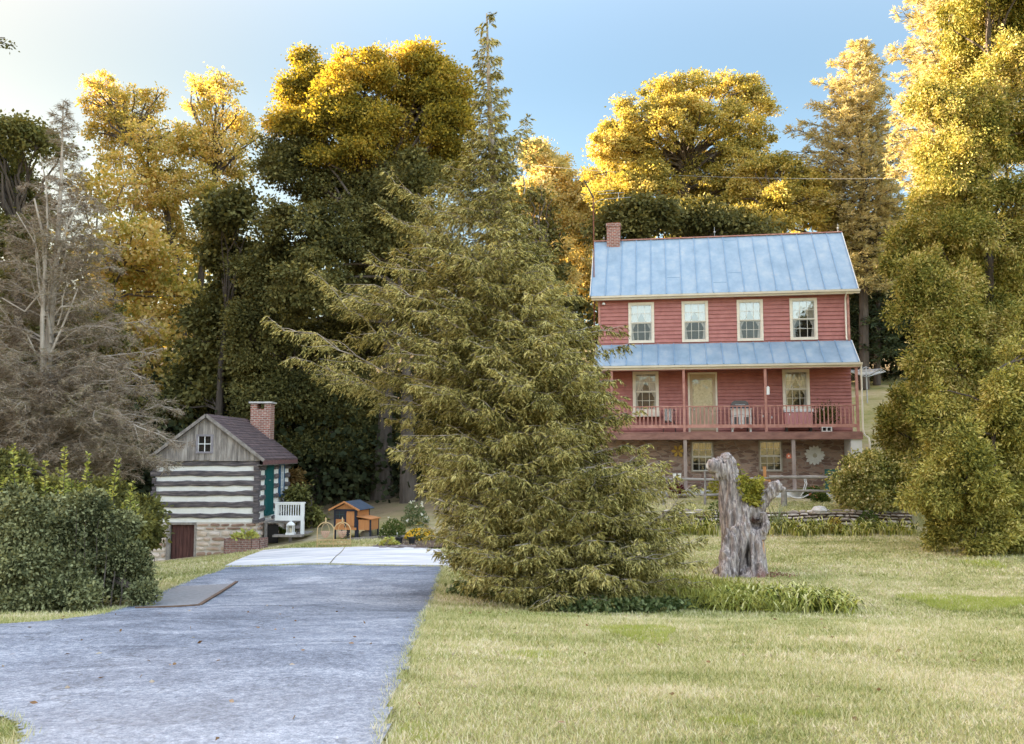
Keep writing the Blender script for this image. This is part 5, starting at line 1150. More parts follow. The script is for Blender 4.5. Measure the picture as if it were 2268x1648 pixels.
# pots on terrace with red/pink flowers
m_redfl = leafmat('pink_blossom', [(.5, .15, .08), (.7, .35, .22)], .2, 8); m_dkred = leafmat('dark_red_foliage', [(.08, .01, .015), (.16, .03, .04)], .2, 8)
for i, (px, b, rad, h, fm, nf, lab) in enumerate(((1500, -2.2, .35, .5, m_dkred, 60, 'dark red-leaved plant by the fence near the big evergreen'), (1803, -1.8, .4, .45, m_redfl, 16, 'bush with salmon flowers behind the right-hand fence rails'), (1592, -2.6, .45, .95, m_yelleaf, 160, 'yellow-leaved bush behind the neck of the stump'), (1818, -3.2, .32, .35, m_redfl, 14, 'low plant with salmon flowers under the fence by the round shrub'))):
    x, _ = hl(px, 1090, b); p_ = hw(x, b, 0); r = np.random.default_rng(30 + i); t = empty('garden_plant', (p_.x, p_.y, G(p_.x, p_.y)), lab, 'plant'); nl = 700
    u = unit(r.normal(size=(nl, 3))); u[:, 2] = abs(u[:, 2]); c = u * np.array([rad, rad, h]) * (r.random(nl)[:, None] ** .4); npmesh('leaves', leafquads(c, u + r.normal(size=(nl, 3)) * .5, .1, .028, r), 4, t, m_green if i in (1, 3) else fm)
    c = unit(r.normal(size=(nf, 3))); c[:, 2] = abs(c[:, 2]); c = c * np.array([rad, rad, h]); npmesh('blossoms', np.concatenate([leafquads(c, r.normal(size=(nf, 3)), .07, .03, r) for _ in range(4)]), 4, t, fm)
for i, (px, lab) in enumerate(((1494, 'small white pot on the fence rail nearest the evergreen'), (1505, 'small white pot on the fence rail next to the lower post'))):
    p_ = P(px, 1061, 33.6); o = MB().lathe([(.05, 0), (.07, .15), (.08, .16), (.06, .16)], n=12).build('white_pot', m_white); o.location = (p_.x, p_.y, p_.z + .05); tag(o, lab, 'pot', 'white pots on the fence')
# rotary clothesline
pb = gp(1921, 893); t = empty('rotary_clothesline', pb, 'rotary clothesline on a tall pole behind the right end of the house', 'clothesline'); ys_ = pb.y
htop = P(1921, 812, ys_).z - pb.z; har = P(1921, 824, ys_).z - pb.z; rad = 50 / F * ys_
MB().tube([(0, 0, 0), (0, 0, htop)], .035, 8).build('pole', m_grey_metal, t)
m_line = M('white_line', [(.55, .57, .6), (.7, .72, .75)], 5)
tips = []
for k_ in range(4):
    a = math.pi / 2 * k_ + .25; e = Vector((rad * math.cos(a), rad * math.sin(a), har + .05)); tips.append(e)
    MB().tube([(0, 0, har - .25), e], .022, 6).build('arm', m_grey_metal, t); MB().tube([(0, 0, htop), e * .5 + Vector((0, 0, har * .5))], .014, 6).build('brace', m_grey_metal, t)
mb = MB()
for fr in (.5, .6, .7, .8, .9, 1):
    for k_ in range(4): a, b = tips[k_], tips[(k_ + 1) % 4]; ctr = Vector((0, 0, har - .25)); mb.tube([ctr.lerp(a, fr), ctr.lerp(b, fr)], .012, 4, False)
mb.build('lines', m_line, t)
# overhead cable
a, b = P(900, 350, 60), P(2600, 398, 40); mb = MB(); mb.tube([a.lerp(b, i / 24) + Vector((0, 0, -1.2 * 4 * (i / 24) * (1 - i / 24) + .6)) for i in range(25)], .012, 5); tag(mb.build('overhead_cable', m_grey_metal), 'thin overhead utility cable crossing in front of the trees behind the house', 'cable')
# plant stake by the hedge corner
p_ = gp(341, 1262); mb = MB(); mb.tube([p_, p_ + Vector((0, 0, .35))], .012, 6); tag(mb.build('garden_stake', m_black), 'thin dark stake in the grass by the cabin corner', 'stake')

# ================================================================== STUMP
def stump():
    base = gp(1640, 1272); Y = base.y; base = Vector((base.x, Y, G(base.x, Y)))
    r0 = random.Random(8); bm_pts = []
    def q(x, y, dy=0.0): p_ = P(x, y, Y + dy); return p_ - base
    mb = MB()
    k = Y / F
    # column, left limb with a knobbed head, right limb, root flare
    mb.tube([q(1644, 1300), q(1644, 1262), q(1645, 1225), q(1646, 1190), q(1646, 1160), q(1642, 1130), q(1636, 1108)], [55.0 * k, 48.2 * k, 44 * k, 42 * k, 38 * k, 28 * k, 18 * k], 20)
    mb.tube([q(1630, 1230), q(1628, 1180), q(1626, 1135), q(1622, 1098), q(1614, 1062), q(1604, 1038), q(1600, 1022)], [18.9 * k, 25.8 * k, 29.2 * k, 24.9 * k, 21.5 * k, 20.6 * k, 17.2 * k], 16)
    mb.tube([q(1616, 1050), q(1606, 1030), q(1592, 1026), q(1577, 1029), q(1567, 1033)], [18.9 * k, 15.5 * k, 11.2 * k, 8.6 * k, 4.3 * k], 12)
    mb.tube([q(1614, 1050), q(1609, 1024, .05), q(1603, 1013, -.02)], [20.6 * k, 15.5 * k, 7.7 * k], 12)
    mb.tube([q(1584, 1042, -.05), q(1577, 1026, -.16)], [10.3 * k, 6.9 * k], 10)
    mb.tube([q(1588, 1050, -.05), q(1584, 1060, -.1)], [12.0 * k, 4.3 * k], 10)
    mb.tube([q(1664, 1190), q(1676, 1160), q(1684, 1130), q(1698, 1102), q(1718, 1078), q(1726, 1071)], [18 * k, 15 * k, 9 * k, 8.5 * k, 9.5 * k, 5 * k], 14)
    mb.tube([q(1712, 1088), q(1738, 1082, .1)], [6.9 * k, 3.4 * k], 8)
    mb.tube([q(1680, 1190, -.2), q(1690, 1160, -.25), q(1690, 1135, -.2)], [12.0 * k, 13.8 * k, 7.7 * k], 12)
    for (x0_, x1_) in ((1606, 1610), (1622, 1624), (1664, 1660), (1684, 1678)): mb.tube([q(x0_, 1285, -.62), q((x0_ + x1_) / 2, 1230, -.48), q(x1_, 1170, -.36)], [11.2 * k, 7.7 * k, 4.3 * k], 9)
    for a, rr in ((-2.4, .5), (-1.7, .55), (-1.0, .55), (-.3, .5), (.6, .5), (2.2, .5), (3.0, .5)):
        mb.tube([(0, 0, .45), (rr * .55 * math.cos(a), rr * .55 * math.sin(a), .14), (rr * 1.2 * math.cos(a), rr * 1.2 * math.sin(a), -.08)], [.27, .17, .07], 10)
    o = mb.build('tmp', None); md = o.modifiers.new('r', 'REMESH'); md.mode = 'VOXEL'; md.voxel_size = .017
    dg = bpy.context.evaluated_depsgraph_get(); ev = o.evaluated_get(dg); me = bpy.data.meshes.new_from_object(ev); bpy.data.objects.remove(o)
    n = len(me.vertices); co = np.empty(n * 3); me.vertices.foreach_get('co', co); co = co.reshape(-1, 3); no = np.empty(n * 3); me.vertices.foreach_get('normal', no); no = no.reshape(-1, 3)
    hol = np.array(q(1677, 1154, -.36)); hol2 = np.array(q(1657, 1225, -.45)); d = np.zeros(n)
    for i in range(n):
        x, y, z = co[i]; tw = z * .5
        v = mnoise.noise((x * 9 + tw, y * 9, z * 1.1)); rdg = 1 - abs(v) * 2.4
        v2 = mnoise.noise((x * 22, y * 22, z * 2.2 + 5)); v3 = mnoise.noise((x * 3.2, y * 3.2, z * 1.2 + 9))
        v4 = mnoise.noise((x * 14, y * 14, z * 9)); dd = rdg * .042 + v2 * .028 + v3 * .08 + v4 * .016
        e = co[i] - hol; dd -= .36 * math.exp(-(e[0] ** 2 / .012 + e[1] ** 2 / .12 + e[2] ** 2 / .02))
        e = co[i] - hol2; dd -= .22 * math.exp(-((e[0] + .05 * math.sin(z * 5)) ** 2 / .0022 + e[1] ** 2 / .2 + e[2] ** 2 / .09))
        e = co[i] - np.array(q(1596, 1200, -.4)); dd -= .0 * e[0]
        e = co[i] - np.array(q(1605, 1024, -.25)); dd -= .06 * math.exp(-(e[0] ** 2 / .0012 + e[2] ** 2 / .0009))
        d[i] = dd
    co += no * d[:, None]; me.vertices.foreach_set('co', co.ravel()); me.update()
    me.polygons.foreach_set('use_smooth', np.ones(len(me.polygons), bool))
    m, n_, b_ = newmat('old_stump_wood'); v = coord(n_, (1, 1, .16)); f = noise(n_, v, 16, 8, .72, .6); f2 = noise(n_, coord(n_, (1, 1, .6)), 2.2, 4)
    c = ramp(n_, f, [(.03, .022, .022, .38), (.18, .14, .125, .47), (.43, .36, .32, .55), (.72, .63, .57, .66)])
    c = mixc(n_, .35, c, ramp(n_, f2, [(.12, .09, .085), (.42, .38, .37)]))
    sx_ = n_.nodes.new('ShaderNodeSeparateXYZ'); n_.links.new(n_.nodes.new('ShaderNodeTexCoord').outputs['Object'], sx_.inputs[0])
    rot = n_.nodes.new('ShaderNodeMapRange'); rot.inputs[1].default_value = .35; rot.inputs[2].default_value = .0; n_.links.new(math_(n_, 'ADD', sx_.outputs[2], math_(n_, 'MULTIPLY', math_(n_, 'SUBTRACT', f2, .5), 1.2)), rot.inputs[0])
    right = n_.nodes.new('ShaderNodeMapRange'); right.inputs[1].default_value = .0; right.inputs[2].default_value = .35; n_.links.new(sx_.outputs[0], right.inputs[0])
    c = mixc(n_, math_(n_, 'MULTIPLY', math_(n_, 'MULTIPLY', rot.outputs[0], right.outputs[0]), .7), c, (.22, .085, .06)); n_.links.new(c, b_.inputs['Base Color']); b_.inputs['Roughness'].default_value = .9; bump(n_, b_, f, .8, .03)
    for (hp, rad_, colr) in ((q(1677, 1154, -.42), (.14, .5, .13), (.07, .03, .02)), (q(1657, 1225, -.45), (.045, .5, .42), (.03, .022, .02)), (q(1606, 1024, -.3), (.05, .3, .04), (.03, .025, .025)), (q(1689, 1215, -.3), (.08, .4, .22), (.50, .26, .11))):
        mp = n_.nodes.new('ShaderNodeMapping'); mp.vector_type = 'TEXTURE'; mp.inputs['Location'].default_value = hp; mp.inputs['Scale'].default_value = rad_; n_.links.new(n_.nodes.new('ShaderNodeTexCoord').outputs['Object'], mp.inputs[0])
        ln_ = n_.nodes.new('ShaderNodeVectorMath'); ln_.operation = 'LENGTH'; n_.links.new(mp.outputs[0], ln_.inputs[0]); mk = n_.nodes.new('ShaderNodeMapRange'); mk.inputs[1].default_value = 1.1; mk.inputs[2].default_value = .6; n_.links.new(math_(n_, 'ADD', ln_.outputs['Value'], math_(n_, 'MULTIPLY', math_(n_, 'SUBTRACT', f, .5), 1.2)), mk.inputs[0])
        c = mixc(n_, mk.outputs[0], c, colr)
    n_.links.new(c, b_.inputs['Base Color'])
    t = empty('tree_stump', base, 'tall gnarled grey dead tree stump with a forked top on the lawn', 'tree stump'); link('trunk', me, t, m)
    mb = MB(); mb.tube([q(1573, 1032, -.1), q(1571, 1031, -.16)], [.10, .085], 10); mb.build('sawn_branch_end', M('pale_cut_wood', [(.5, .45, .4), (.7, .66, .6)], 12), t)
    # vine inside the fork
    rng = np.random.default_rng(9); br = []
    for i in range(46):
        a = q(rng.uniform(1650, 1680), rng.uniform(1105, 1135), .05); b = q(rng.uniform(1634, 1690), rng.uniform(1055, 1118), rng.uniform(-.35, .3)); br.append(bezpts(a, b, .15, 6, r0, .05))
    for x, y in ((1625, 1035), (1650, 1052), (1615, 1022), (1636, 1045)): br.append(bezpts(q(1650, 1110, .1), q(x + 15, y + 6, .15), .1, 6, r0, .04))
    V = conifer_sprays(br, rng, .022, .15, .07, 5, .25, .9, .36); tv = empty('stump_vine', base + q(1660, 1130), 'yellow-green vine growing out of the fork of the old stump', 'vine')
    npmesh('leaves', V, 4, tv, m_yelleaf, tuple(base * -1 + tv.location) if 0 else None); tv.children[0].location = base - tv.location
    mb = MB()
    for b in br[::2]: mb.tube([Vector(p_) + base - tv.location for p_ in b], .008, 4, False)
    mb.build('stems', m_bark, tv)
    # reddish rotted chips at the base
    X = rng.normal(base.x + .45, .28, 900); Yy = rng.normal(Y - .25, .2, 900); c = np.stack([X, Yy, Gv(X, Yy) + .02], 1); d = rng.normal(size=(900, 3)); d[:, 2] *= .3
    tag(npmesh('wood_chips', leafquads(c, d, .06, .015, rng), 4, None, M('red_chips', [(.2, .07, .05), (.36, .17, .12)], 9, kind='Position')), 'reddish rotted wood chips round the foot of the stump', 'wood chips', kind='stuff')
stump()

# ================================================================== DAYLILIES and ground plants
def lily(name, loc, n, ln, rng, lm, label, group=None, spread=.12, wd=.009, arch=1.0):
    t = tag(None, None) if 0 else None
    a = rng.uniform(0, 2 * math.pi, n); L = ln * rng.uniform(.6, 1.15, n); b = np.stack([rng.normal(size=n) * spread, rng.normal(size=n) * spread, np.zeros(n)], 1)
    dx, dy = np.cos(a), np.sin(a); out = rng.uniform(.35, .9, n); S = 5; V = []
    s = np.stack([-dy, dx, np.zeros(n)], 1)
    def pt(t_): return b + np.stack([dx * out * L * t_ ** 1.4, dy * out * L * t_ ** 1.4, L * (1.35 * t_ - arch * t_ * t_ * (.55 + .6 * out))], 1)
    for i in range(S):
        t0, t1 = i / S, (i + 1) / S; w0 = wd * (1 - t0 ** 3 * .8); w1 = wd * (1 - t1 ** 3 * .95); p0, p1 = pt(t0), pt(t1)
        V.append(np.stack([p0 - s * w0, p0 + s * w0, p1 + s * w1, p1 - s * w1], 1))
    V = np.stack(V, 1).reshape(-1, 3)
    o = npmesh(name, V, 4, None, lm); o.location = loc; return tag(o, label, 'plant', group)
m_lily = leafmat('daylily_leaf', [(.08, .10, .02), (.27, .30, .06), (.54, .53, .15), (.70, .66, .32)], .3, 4, mix=1.0)
rng = np.random.default_rng(77); rn = random.Random(77)
xs_l = np.linspace(1598, 1862, 15)
for i, px in enumerate(xs_l):
    py = 1352 - 10 * math.sin((px - 1590) / 270 * 3.14) * 0 + rn.uniform(-12, 2); p_ = gp(px, py + 2); e = min(1, (px - 1560) / 90, (1885 - px) / 90)
    lily('daylily', p_, 55, .88 * (.55 + .45 * e), rng, m_lily, 'arching green daylily clump on the lawn below the stump', 'daylilies below the stump', .16, .018, 1.3)
lab = 'strap-leaved daylily clump along the foot of the stone wall'
for i in range(26):
    px = 1470 + i * 21.5 + rn.uniform(-6, 6)
    if 1600 < px < 1690: continue
    p_ = gp(px, 1184 + rn.uniform(-4, 3)); lily('daylily', p_, 34, rn.uniform(.65, 1.0), rng, m_lily, lab, 'daylilies along the stone wall', .16, .02)
for px in (1716, 1726): lily('iris', gp(px, 1182), 16, 1.0, rng, leafmat('iris_leaf', [(.16, .2, .1), (.3, .34, .2)], .2, 5), 'upright pale green iris leaves by the stone wall right of the stump', 'irises by the stone wall', .05, .014, .35)
hosta('perennial', tuple(gp(1925, 1178)), .5, 500, m_green, 'dark green leafy perennial by the wall under the round shrub', seed=41, up=1.2, ln=.13, wd=.03)
hosta('perennial', tuple(gp(1850, 1182)), .35, 260, leafmat('yellow_tip', [(.12, .12, .03), (.4, .3, .06), (.55, .4, .1)], .25, 6), 'yellowing perennial by the wall between the daylilies', seed=42, up=1.3, ln=.1, wd=.025)
hosta('perennial', tuple(gp(1585, 1168)), .5, 420, m_green, 'dark leafy clump by the fence post left of the stump', seed=43, up=1.5, ln=.12, wd=.03)
# groundcover under the evergreen
m_ivy = leafmat('ivy_leaf', [(.04, .06, .02), (.12, .16, .06), (.32, .36, .17)], .2, 5, mix=.8)
cx_, cy_ = [], []
for px in np.linspace(1015, 1570, 60):
    y0 = 1318 + 42 * min(1, (px - 1010) / 250) - 12 * max(0, (px - 1450) / 120); p_ = gp(px, y0); cx_.append(rng.normal(p_.x, .12, 110)); cy_.append(p_.y + abs(rng.normal(0, .25, 110)) + .05)
cx_ = np.concatenate(cx_); cy_ = np.concatenate(cy_); n = len(cx_); c = np.stack([cx_, cy_, Gv(cx_, cy_) + rng.uniform(.02, .2, n)], 1); d = rng.normal(size=(n, 3)); d[:, 1] -= .5
tag(npmesh('groundcover', leafquads(c, d, rng.uniform(.05, .11, n), .032, rng), 4, None, m_ivy), 'ivy-like ground cover along the foot of the big evergreen', 'ground cover', kind='stuff')
m_weed = leafmat('weed_leaf', [(.13, .15, .04), (.34, .35, .09), (.58, .55, .20)], .3, 5)
cx_ = rng.uniform(0, 1, 7000); p0, p1 = gp(1500, 1350), gp(1620, 1300); c = np.stack([p0.x + (p1.x - p0.x) * cx_ + rng.normal(0, .35, 7000), p0.y + rng.uniform(-.3, 2.4, 7000), np.zeros(7000)], 1); c[:, 2] = Gv(c[:, 0], c[:, 1]) + rng.uniform(0, .35, 7000) * (1 - cx_ * .5); d = rng.normal(size=(7000, 3)) * .6; d[:, 2] += 1
tag(npmesh('tall_weeds', leafquads(c, d, rng.uniform(.08, .2, 7000), .012, rng), 4, None, m_weed), 'light green weeds between the big evergreen and the stump', 'weeds', kind='stuff')

# ================================================================== BIG HEMLOCK
def interp_tab(tab, y, k):
    for a, b in zip(tab[:-1], tab[1:]):
        if a[0] <= y <= b[0]: t = (y - a[0]) / (b[0] - a[0]); return a[k] * (1 - t) + b[k] * t
    return tab[-1][k] if y > tab[-1][0] else tab[0][k]
def conifer(name, tab, trunk_px, Y, nprim, seed, label, lm, bm, rise=.28, tr=.22, sec=9, depth=.85, group=None, spray={}, ybias=.8, seclen=.34, y0=None, y1=None, limbw=.035, extra=(), rmin=.7, tipdroop=0.0, secw=.012, cat='tree', up_top=0, thin=None):
    rng = np.random.default_rng(seed); rnd = random.Random(seed); k = Y / F
    tp = [P(x, y, Y) for x, y in trunk_px]; base = Vector((tp[0].x, Y, G(tp[0].x, Y))); tp[0] = base.copy(); root = empty(name, base, label, cat, group)
    mb = MB(); m_ = len(tp); mb.tube([p_ - base for p_ in tp], [tr * (1 - .93 * i / (m_ - 1)) for i in range(m_)], 9)
    ys = [p_[1] for p_ in trunk_px]; top = y0 or tab[0][0]; bot = y1 or tab[-1][0]
    def trunk_at(y):
        for (a, b) in zip(range(m_ - 1), range(1, m_)):
            if ys[b] <= y <= ys[a]: t = (ys[a] - y) / (ys[a] - ys[b]); return tp[a] * (1 - t) + tp[b] * t
        return tp[-1] if y < ys[-1] else tp[0]
    br = []; 
    for i in range(nprim):
        u = (i + rnd.random()) / nprim; y = top + (bot - top) * u ** ybias
        if y < 300 and Y < 20 and i % 2: continue
        phi = i * 2.39996 + rnd.uniform(-.3, .3)
        if thin and thin[0] < y < thin[1] and math.sin(phi) < -.1 and rnd.random() < .8: continue
        tx = trunk_at(y)
        # accurate pixel of the trunk at that row
        v = (824 - y) / F; xpx = 1134 + tx.x * (cp - v * sp) / Y * F
        eL = max(6, xpx - interp_tab(tab, y, 1)); eR = max(6, interp_tab(tab, y, 2) - xpx); e = (eR if math.cos(phi) > 0 else eL) * k; ed = (eL + eR) / 2 * k * depth
        r = 1 / math.sqrt((math.cos(phi) / e) ** 2 + (math.sin(phi) / ed) ** 2) * rnd.uniform(rmin, 1.05) if rnd.random() < .75 else 1 / math.sqrt((math.cos(phi) / e) ** 2 + (math.sin(phi) / ed) ** 2) * rnd.uniform(.4, .8)
        end = Vector((tx.x + r * math.cos(phi), tx.y + r * math.sin(phi), tx.z)); rs = (rise + up_top * (1 - u)) * rnd.uniform(.3, 1.7)
        org = trunk_at(min(ys[0] - 12, y + rs * r / k)); gmin = G(end.x, end.y) + .15
        if end.z < gmin: end.z = gmin
        pts = bezpts(org, end, .06, 7, rnd, .02)
        if tipdroop: pts[-1] = pts[-1] - np.array([0, 0, tipdroop * r])
        br.append((pts, r))
    for (a, b, Yo) in extra:
        A = P(*a, Y + Yo * .3); B = P(*b, Y + Yo); br.append((bezpts(A, B, .03, 7, rnd, .02), (B - A).length))
    allb = []
    for pts, r in br:
        pts = np.array(pts); allb.append(pts); w0 = min(tr * .6, limbw * (.4 + r * .35)); mb.tube([Vector(p_) - base for p_ in pts], np.linspace(w0, w0 * .2, len(pts)), 5, False)
        ns = max(2, int(sec * (.4 + r * .28)))
        for j in range(ns):
            t = .18 + .78 * (j + rnd.random()) / ns; f = t * (len(pts) - 1); i0 = int(f); p_ = pts[i0] + (pts[min(i0 + 1, len(pts) - 1)] - pts[i0]) * (f - i0); d = pts[-1] - pts[0]; d /= np.linalg.norm(d); s = np.cross(d, [0, 0, 1]); s /= np.linalg.norm(s) + 1e-9
            sg = 1 if j % 2 else -1; dd = d * rnd.uniform(.5, .9) + s * sg * rnd.uniform(.5, 1) + np.array([0, 0, rnd.uniform(-.5, .3)]); dd /= np.linalg.norm(dd); Ls = seclen * r * (1.15 - t) * rnd.uniform(.6, 1.3) + .12
            b = bezpts(p_, p_ + dd * Ls, .05, 4, rnd, .03); allb.append(np.array(b)); mb.tube([Vector(q) - base for q in b], [w0 * .4, w0 * .3, w0 * .18, secw * .3], 4, False)
    mb.build('trunk', bm, root)
    V = conifer_sprays(allb, rng, **spray); npmesh('crown', V, 4 if not spray.get('tri') else 3, root, lm, tuple(base)); return root
m_hem = leafmat('hemlock_needles', [(.05, .052, .015), (.19, .175, .052), (.46, .41, .14), (.70, .61, .26)], .2, .9, mix=.85)
hem_tab = [(30, 1074, 1082), (60, 1072, 1086), (70, 1066, 1094), (150, 1055, 1116), (180, 1046, 1122), (240, 1050, 1138), (290, 1035, 1140), (320, 1020, 1135), (360, 985, 1130), (430, 915, 1150), (500, 875, 1200), (560, 830, 1240), (610, 740, 1270), (680, 720, 1300), (730, 680, 1330), (800, 730, 1330), (870, 790, 1375), (950, 850, 1400), (1020, 865, 1450), (1100, 895, 1490), (1180, 945, 1525), (1250, 990, 1550), (1325, 1030, 1545)]
conifer('hemlock_tree', hem_tab, [(1225, 1345), (1190, 1100), (1150, 850), (1115, 650), (1095, 450), (1085, 250), (1078, 30)], 15.8, 560, 4, 'huge olive-green hemlock with a thin pointed top between the driveway and the house', m_hem, m_bark_pale, rise=.3, tr=.2, sec=9, ybias=.74, depth=.8, limbw=.013, seclen=.38, rmin=.8,
        spray=dict(step=.034, tw=.36, leafl=.08, leafn=11, droop=.6, spread=.75, lw=.1, align=1.25, inner=.08, flat=.4),
        extra=(((900, 850), (592, 700), -.6), ((860, 760), (685, 600), -.2), ((1000, 700), (722, 640), .2), ((900, 900), (640, 790), -.3), ((880, 880), (700, 830), -.5), ((1120, 780), (1385, 720), -.3), ((1160, 850), (1395, 760), .3), ((1150, 900), (1370, 840), -.6), ((1230, 990), (1420, 905), -.5), ((1000, 560), (840, 470), .2), ((1000, 520), (862, 385), .3), ((1120, 420), (1168, 268), .2), ((1160, 430), (1172, 300), .4), ((1100, 1000), (870, 1000), -.9), ((1300, 1150), (1480, 1020), -.5), ((1320, 1200), (1570, 1130), -.3), ((1330, 1260), (1565, 1190), -.2), ((1340, 1310), (1572, 1285), -.3), ((1360, 1240), (1545, 1080), 0), ((1300, 1120), (1500, 1055), -.8), ((1250, 1100), (1440, 1030), -1.2), ((1350, 1280), (1560, 1240), -.9)))

# ================================================================== HALF-DEAD LARCH at the left
m_dead = leafmat('dead_twigs', [(.13, .09, .055), (.26, .20, .14), (.42, .34, .26), (.17, .16, .06)], .1, .8, tint=(1, 1, 1), mix=.7)
dead_tab = [(215, 138, 142), (260, 110, 165), (300, 95, 190), (360, 60, 215), (420, 20, 235), (500, -40, 250), (600, -120, 290), (700, -160, 340), (800, -160, 385), (900, -160, 415), (1000, -150, 410), (1060, -60, 350)]
conifer('bare_conifer', dead_tab, [(88, 1180), (92, 1050), (98, 900), (112, 710), (126, 560), (136, 400), (140, 225)], 24.5, 300, 14, 'grey-brown half-dead conifer with pale bare trunks at the left', m_dead, m_bark_pale, rise=.25, tr=.2, sec=9, ybias=.72, depth=.5, limbw=.022, seclen=.4, tipdroop=.08, thin=(300, 800),
        spray=dict(step=.042, tw=.36, leafl=.13, leafn=8, droop=.25, spread=.9, lw=.05, inner=.1, tri=True, flat=.8),
        extra=(((112, 740), (70, 480), -.6), ((112, 760), (100, 430), -.5), ((130, 640), (160, 420), -.5), ((128, 720), (165, 560), -.6), ((98, 820), (0, 680), -.8), ((104, 700), (20, 560), -1), ((120, 700), (250, 640), -1), ((150, 880), (400, 990), -1.2), ((120, 940), (380, 1030), -1)))
# second pale stem
t_ = bpy.data.objects['bare_conifer']; o2 = MB()
for ptsx in ([(84, 1150), (90, 900), (97, 710), (103, 600), (92, 520), (76, 440)], [(103, 610), (106, 500), (98, 400), (92, 340)], [(100, 700), (86, 620), (75, 540), (40, 470)], [(110, 780), (150, 700), (170, 640)], [(128, 560), (150, 500), (180, 440)], [(95, 640), (55, 690), (0, 660)]):
    pp_ = [P(x + 4 * math.sin(y * .05), y, 24.1) - t_.location for x, y in ptsx]; kk_ = len(pp_); o2.tube(pp_, [(.075 if ptsx[0][1] > 1000 else .035) * (1 - .8 * i / kk_) for i in range(kk_)], 7)
o2.build('side_stem', m_bark_pale, t_)

# ================================================================== DECIDUOUS TREES
def T(name, trunkpx, Y, blobs, ncl, per, seed, label, lm, ln=.2, clump=.8, tr=.25, group=None, limbs=.25, bm=None, wd=.33, droop=.3, flat=.55, shell=.28, cat='tree', dY=None, crown='crown', sat=4, **ck):
    tk = [P(x, y, Y) for x, y in trunkpx]; tk[0] = Vector((tk[0].x, Y, G(tk[0].x, Y) - .1)); rn_ = random.Random(seed * 7 + 1)
    bl = [px_blob(x, y, Y + (rn_.uniform(-1, 1) * (dY if dY is not None else 2.2)), rx, ry) for x, y, rx, ry in blobs]
    for c, r in list(bl):
        for _ in range(sat):
            a = rn_.uniform(-.6, 3.8); f = rn_.uniform(.18, .45); bl.append((c + np.array([r[0] * math.cos(a), rn_.uniform(-.5, .5) * r[1], r[2] * math.sin(a)]) * rn_.uniform(.85, 1.1), r * f))
    return broadleaf(name, tk[0] + Vector((0, 0, .1)), tk, bl, ncl, per, ln, clump, lm, bm or m_bark, seed, label, cat, group, tr, flat, droop, limbs, wd, shell, crown, **ck)
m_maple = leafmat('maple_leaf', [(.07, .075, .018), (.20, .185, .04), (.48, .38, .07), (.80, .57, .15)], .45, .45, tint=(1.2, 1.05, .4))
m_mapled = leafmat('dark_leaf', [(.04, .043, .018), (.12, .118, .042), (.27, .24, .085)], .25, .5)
m_walnut = leafmat('walnut_leaf', [(.18, .19, .05), (.42, .38, .10), (.72, .57, .22), (.85, .70, .40)], .5, .4, tint=(1.2, 1.05, .55))
m_oak = leafmat('oak_leaf', [(.13, .14, .04), (.31, .28, .075), (.58, .47, .14), (.82, .66, .28)], .4, .45, tint=(1.15, 1.05, .5))
m_gold = leafmat('gold_leaf', [(.28, .26, .10), (.54, .46, .18), (.72, .59, .28), (.85, .72, .42)], .45, .4, tint=(1.15, 1.05, .6))
m_mid = leafmat('mid_green_leaf', [(.056, .072, .024), (.144, .144, .048), (.272, .24, .08)], .35, .4)
T('maple_tree', [(846, 1110), (850, 980), (862, 800), (850, 560), (838, 470)], 40.5,
  [(680, 215, 75, 75), (790, 185, 95, 65), (900, 165, 85, 60), (985, 215, 75, 60), (650, 285, 45, 45), (730, 285, 80, 60), (830, 265, 80, 60), (930, 270, 80, 60), (1010, 290, 50, 60), (1000, 380, 60, 60), (700, 350, 60, 45), (790, 345, 70, 45), (880, 350, 70, 50), (960, 330, 50, 50)], 2200, 76, 51, 'big maple with a golden sunlit top behind the hemlock', m_maple, .13, .5, .42, dY=2.0)
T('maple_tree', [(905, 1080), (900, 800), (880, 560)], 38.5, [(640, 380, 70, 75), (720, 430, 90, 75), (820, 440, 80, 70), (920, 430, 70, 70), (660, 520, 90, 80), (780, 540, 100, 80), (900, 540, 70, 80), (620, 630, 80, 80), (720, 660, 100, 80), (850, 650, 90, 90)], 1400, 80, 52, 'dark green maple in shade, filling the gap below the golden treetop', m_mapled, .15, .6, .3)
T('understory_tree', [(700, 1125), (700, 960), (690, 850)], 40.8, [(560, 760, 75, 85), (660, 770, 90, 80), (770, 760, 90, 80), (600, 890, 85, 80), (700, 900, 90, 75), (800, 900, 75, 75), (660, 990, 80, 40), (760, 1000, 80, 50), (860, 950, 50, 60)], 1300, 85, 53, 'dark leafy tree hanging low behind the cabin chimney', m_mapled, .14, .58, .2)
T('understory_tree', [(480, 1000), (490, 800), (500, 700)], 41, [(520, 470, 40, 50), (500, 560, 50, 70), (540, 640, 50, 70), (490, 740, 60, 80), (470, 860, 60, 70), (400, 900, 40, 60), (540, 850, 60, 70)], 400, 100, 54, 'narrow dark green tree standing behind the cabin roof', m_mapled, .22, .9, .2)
T('walnut_tree', [(408, 960), (412, 820), (400, 640), (372, 480), (330, 380), (300, 330)], 50,
  [(222, 190, 28, 32), (240, 235, 45, 40), (300, 250, 45, 45), (345, 225, 22, 28), (250, 300, 50, 45), (330, 310, 60, 45), (380, 330, 40, 50), (300, 380, 70, 45), (380, 430, 60, 50), (340, 500, 60, 50), (310, 440, 50, 40)], 850, 34, 55, 'thin yellow-leaved walnut left of the two behind the cabin', m_walnut, .15, .42, .3, limbs=.22, shell=.5, sub=0)
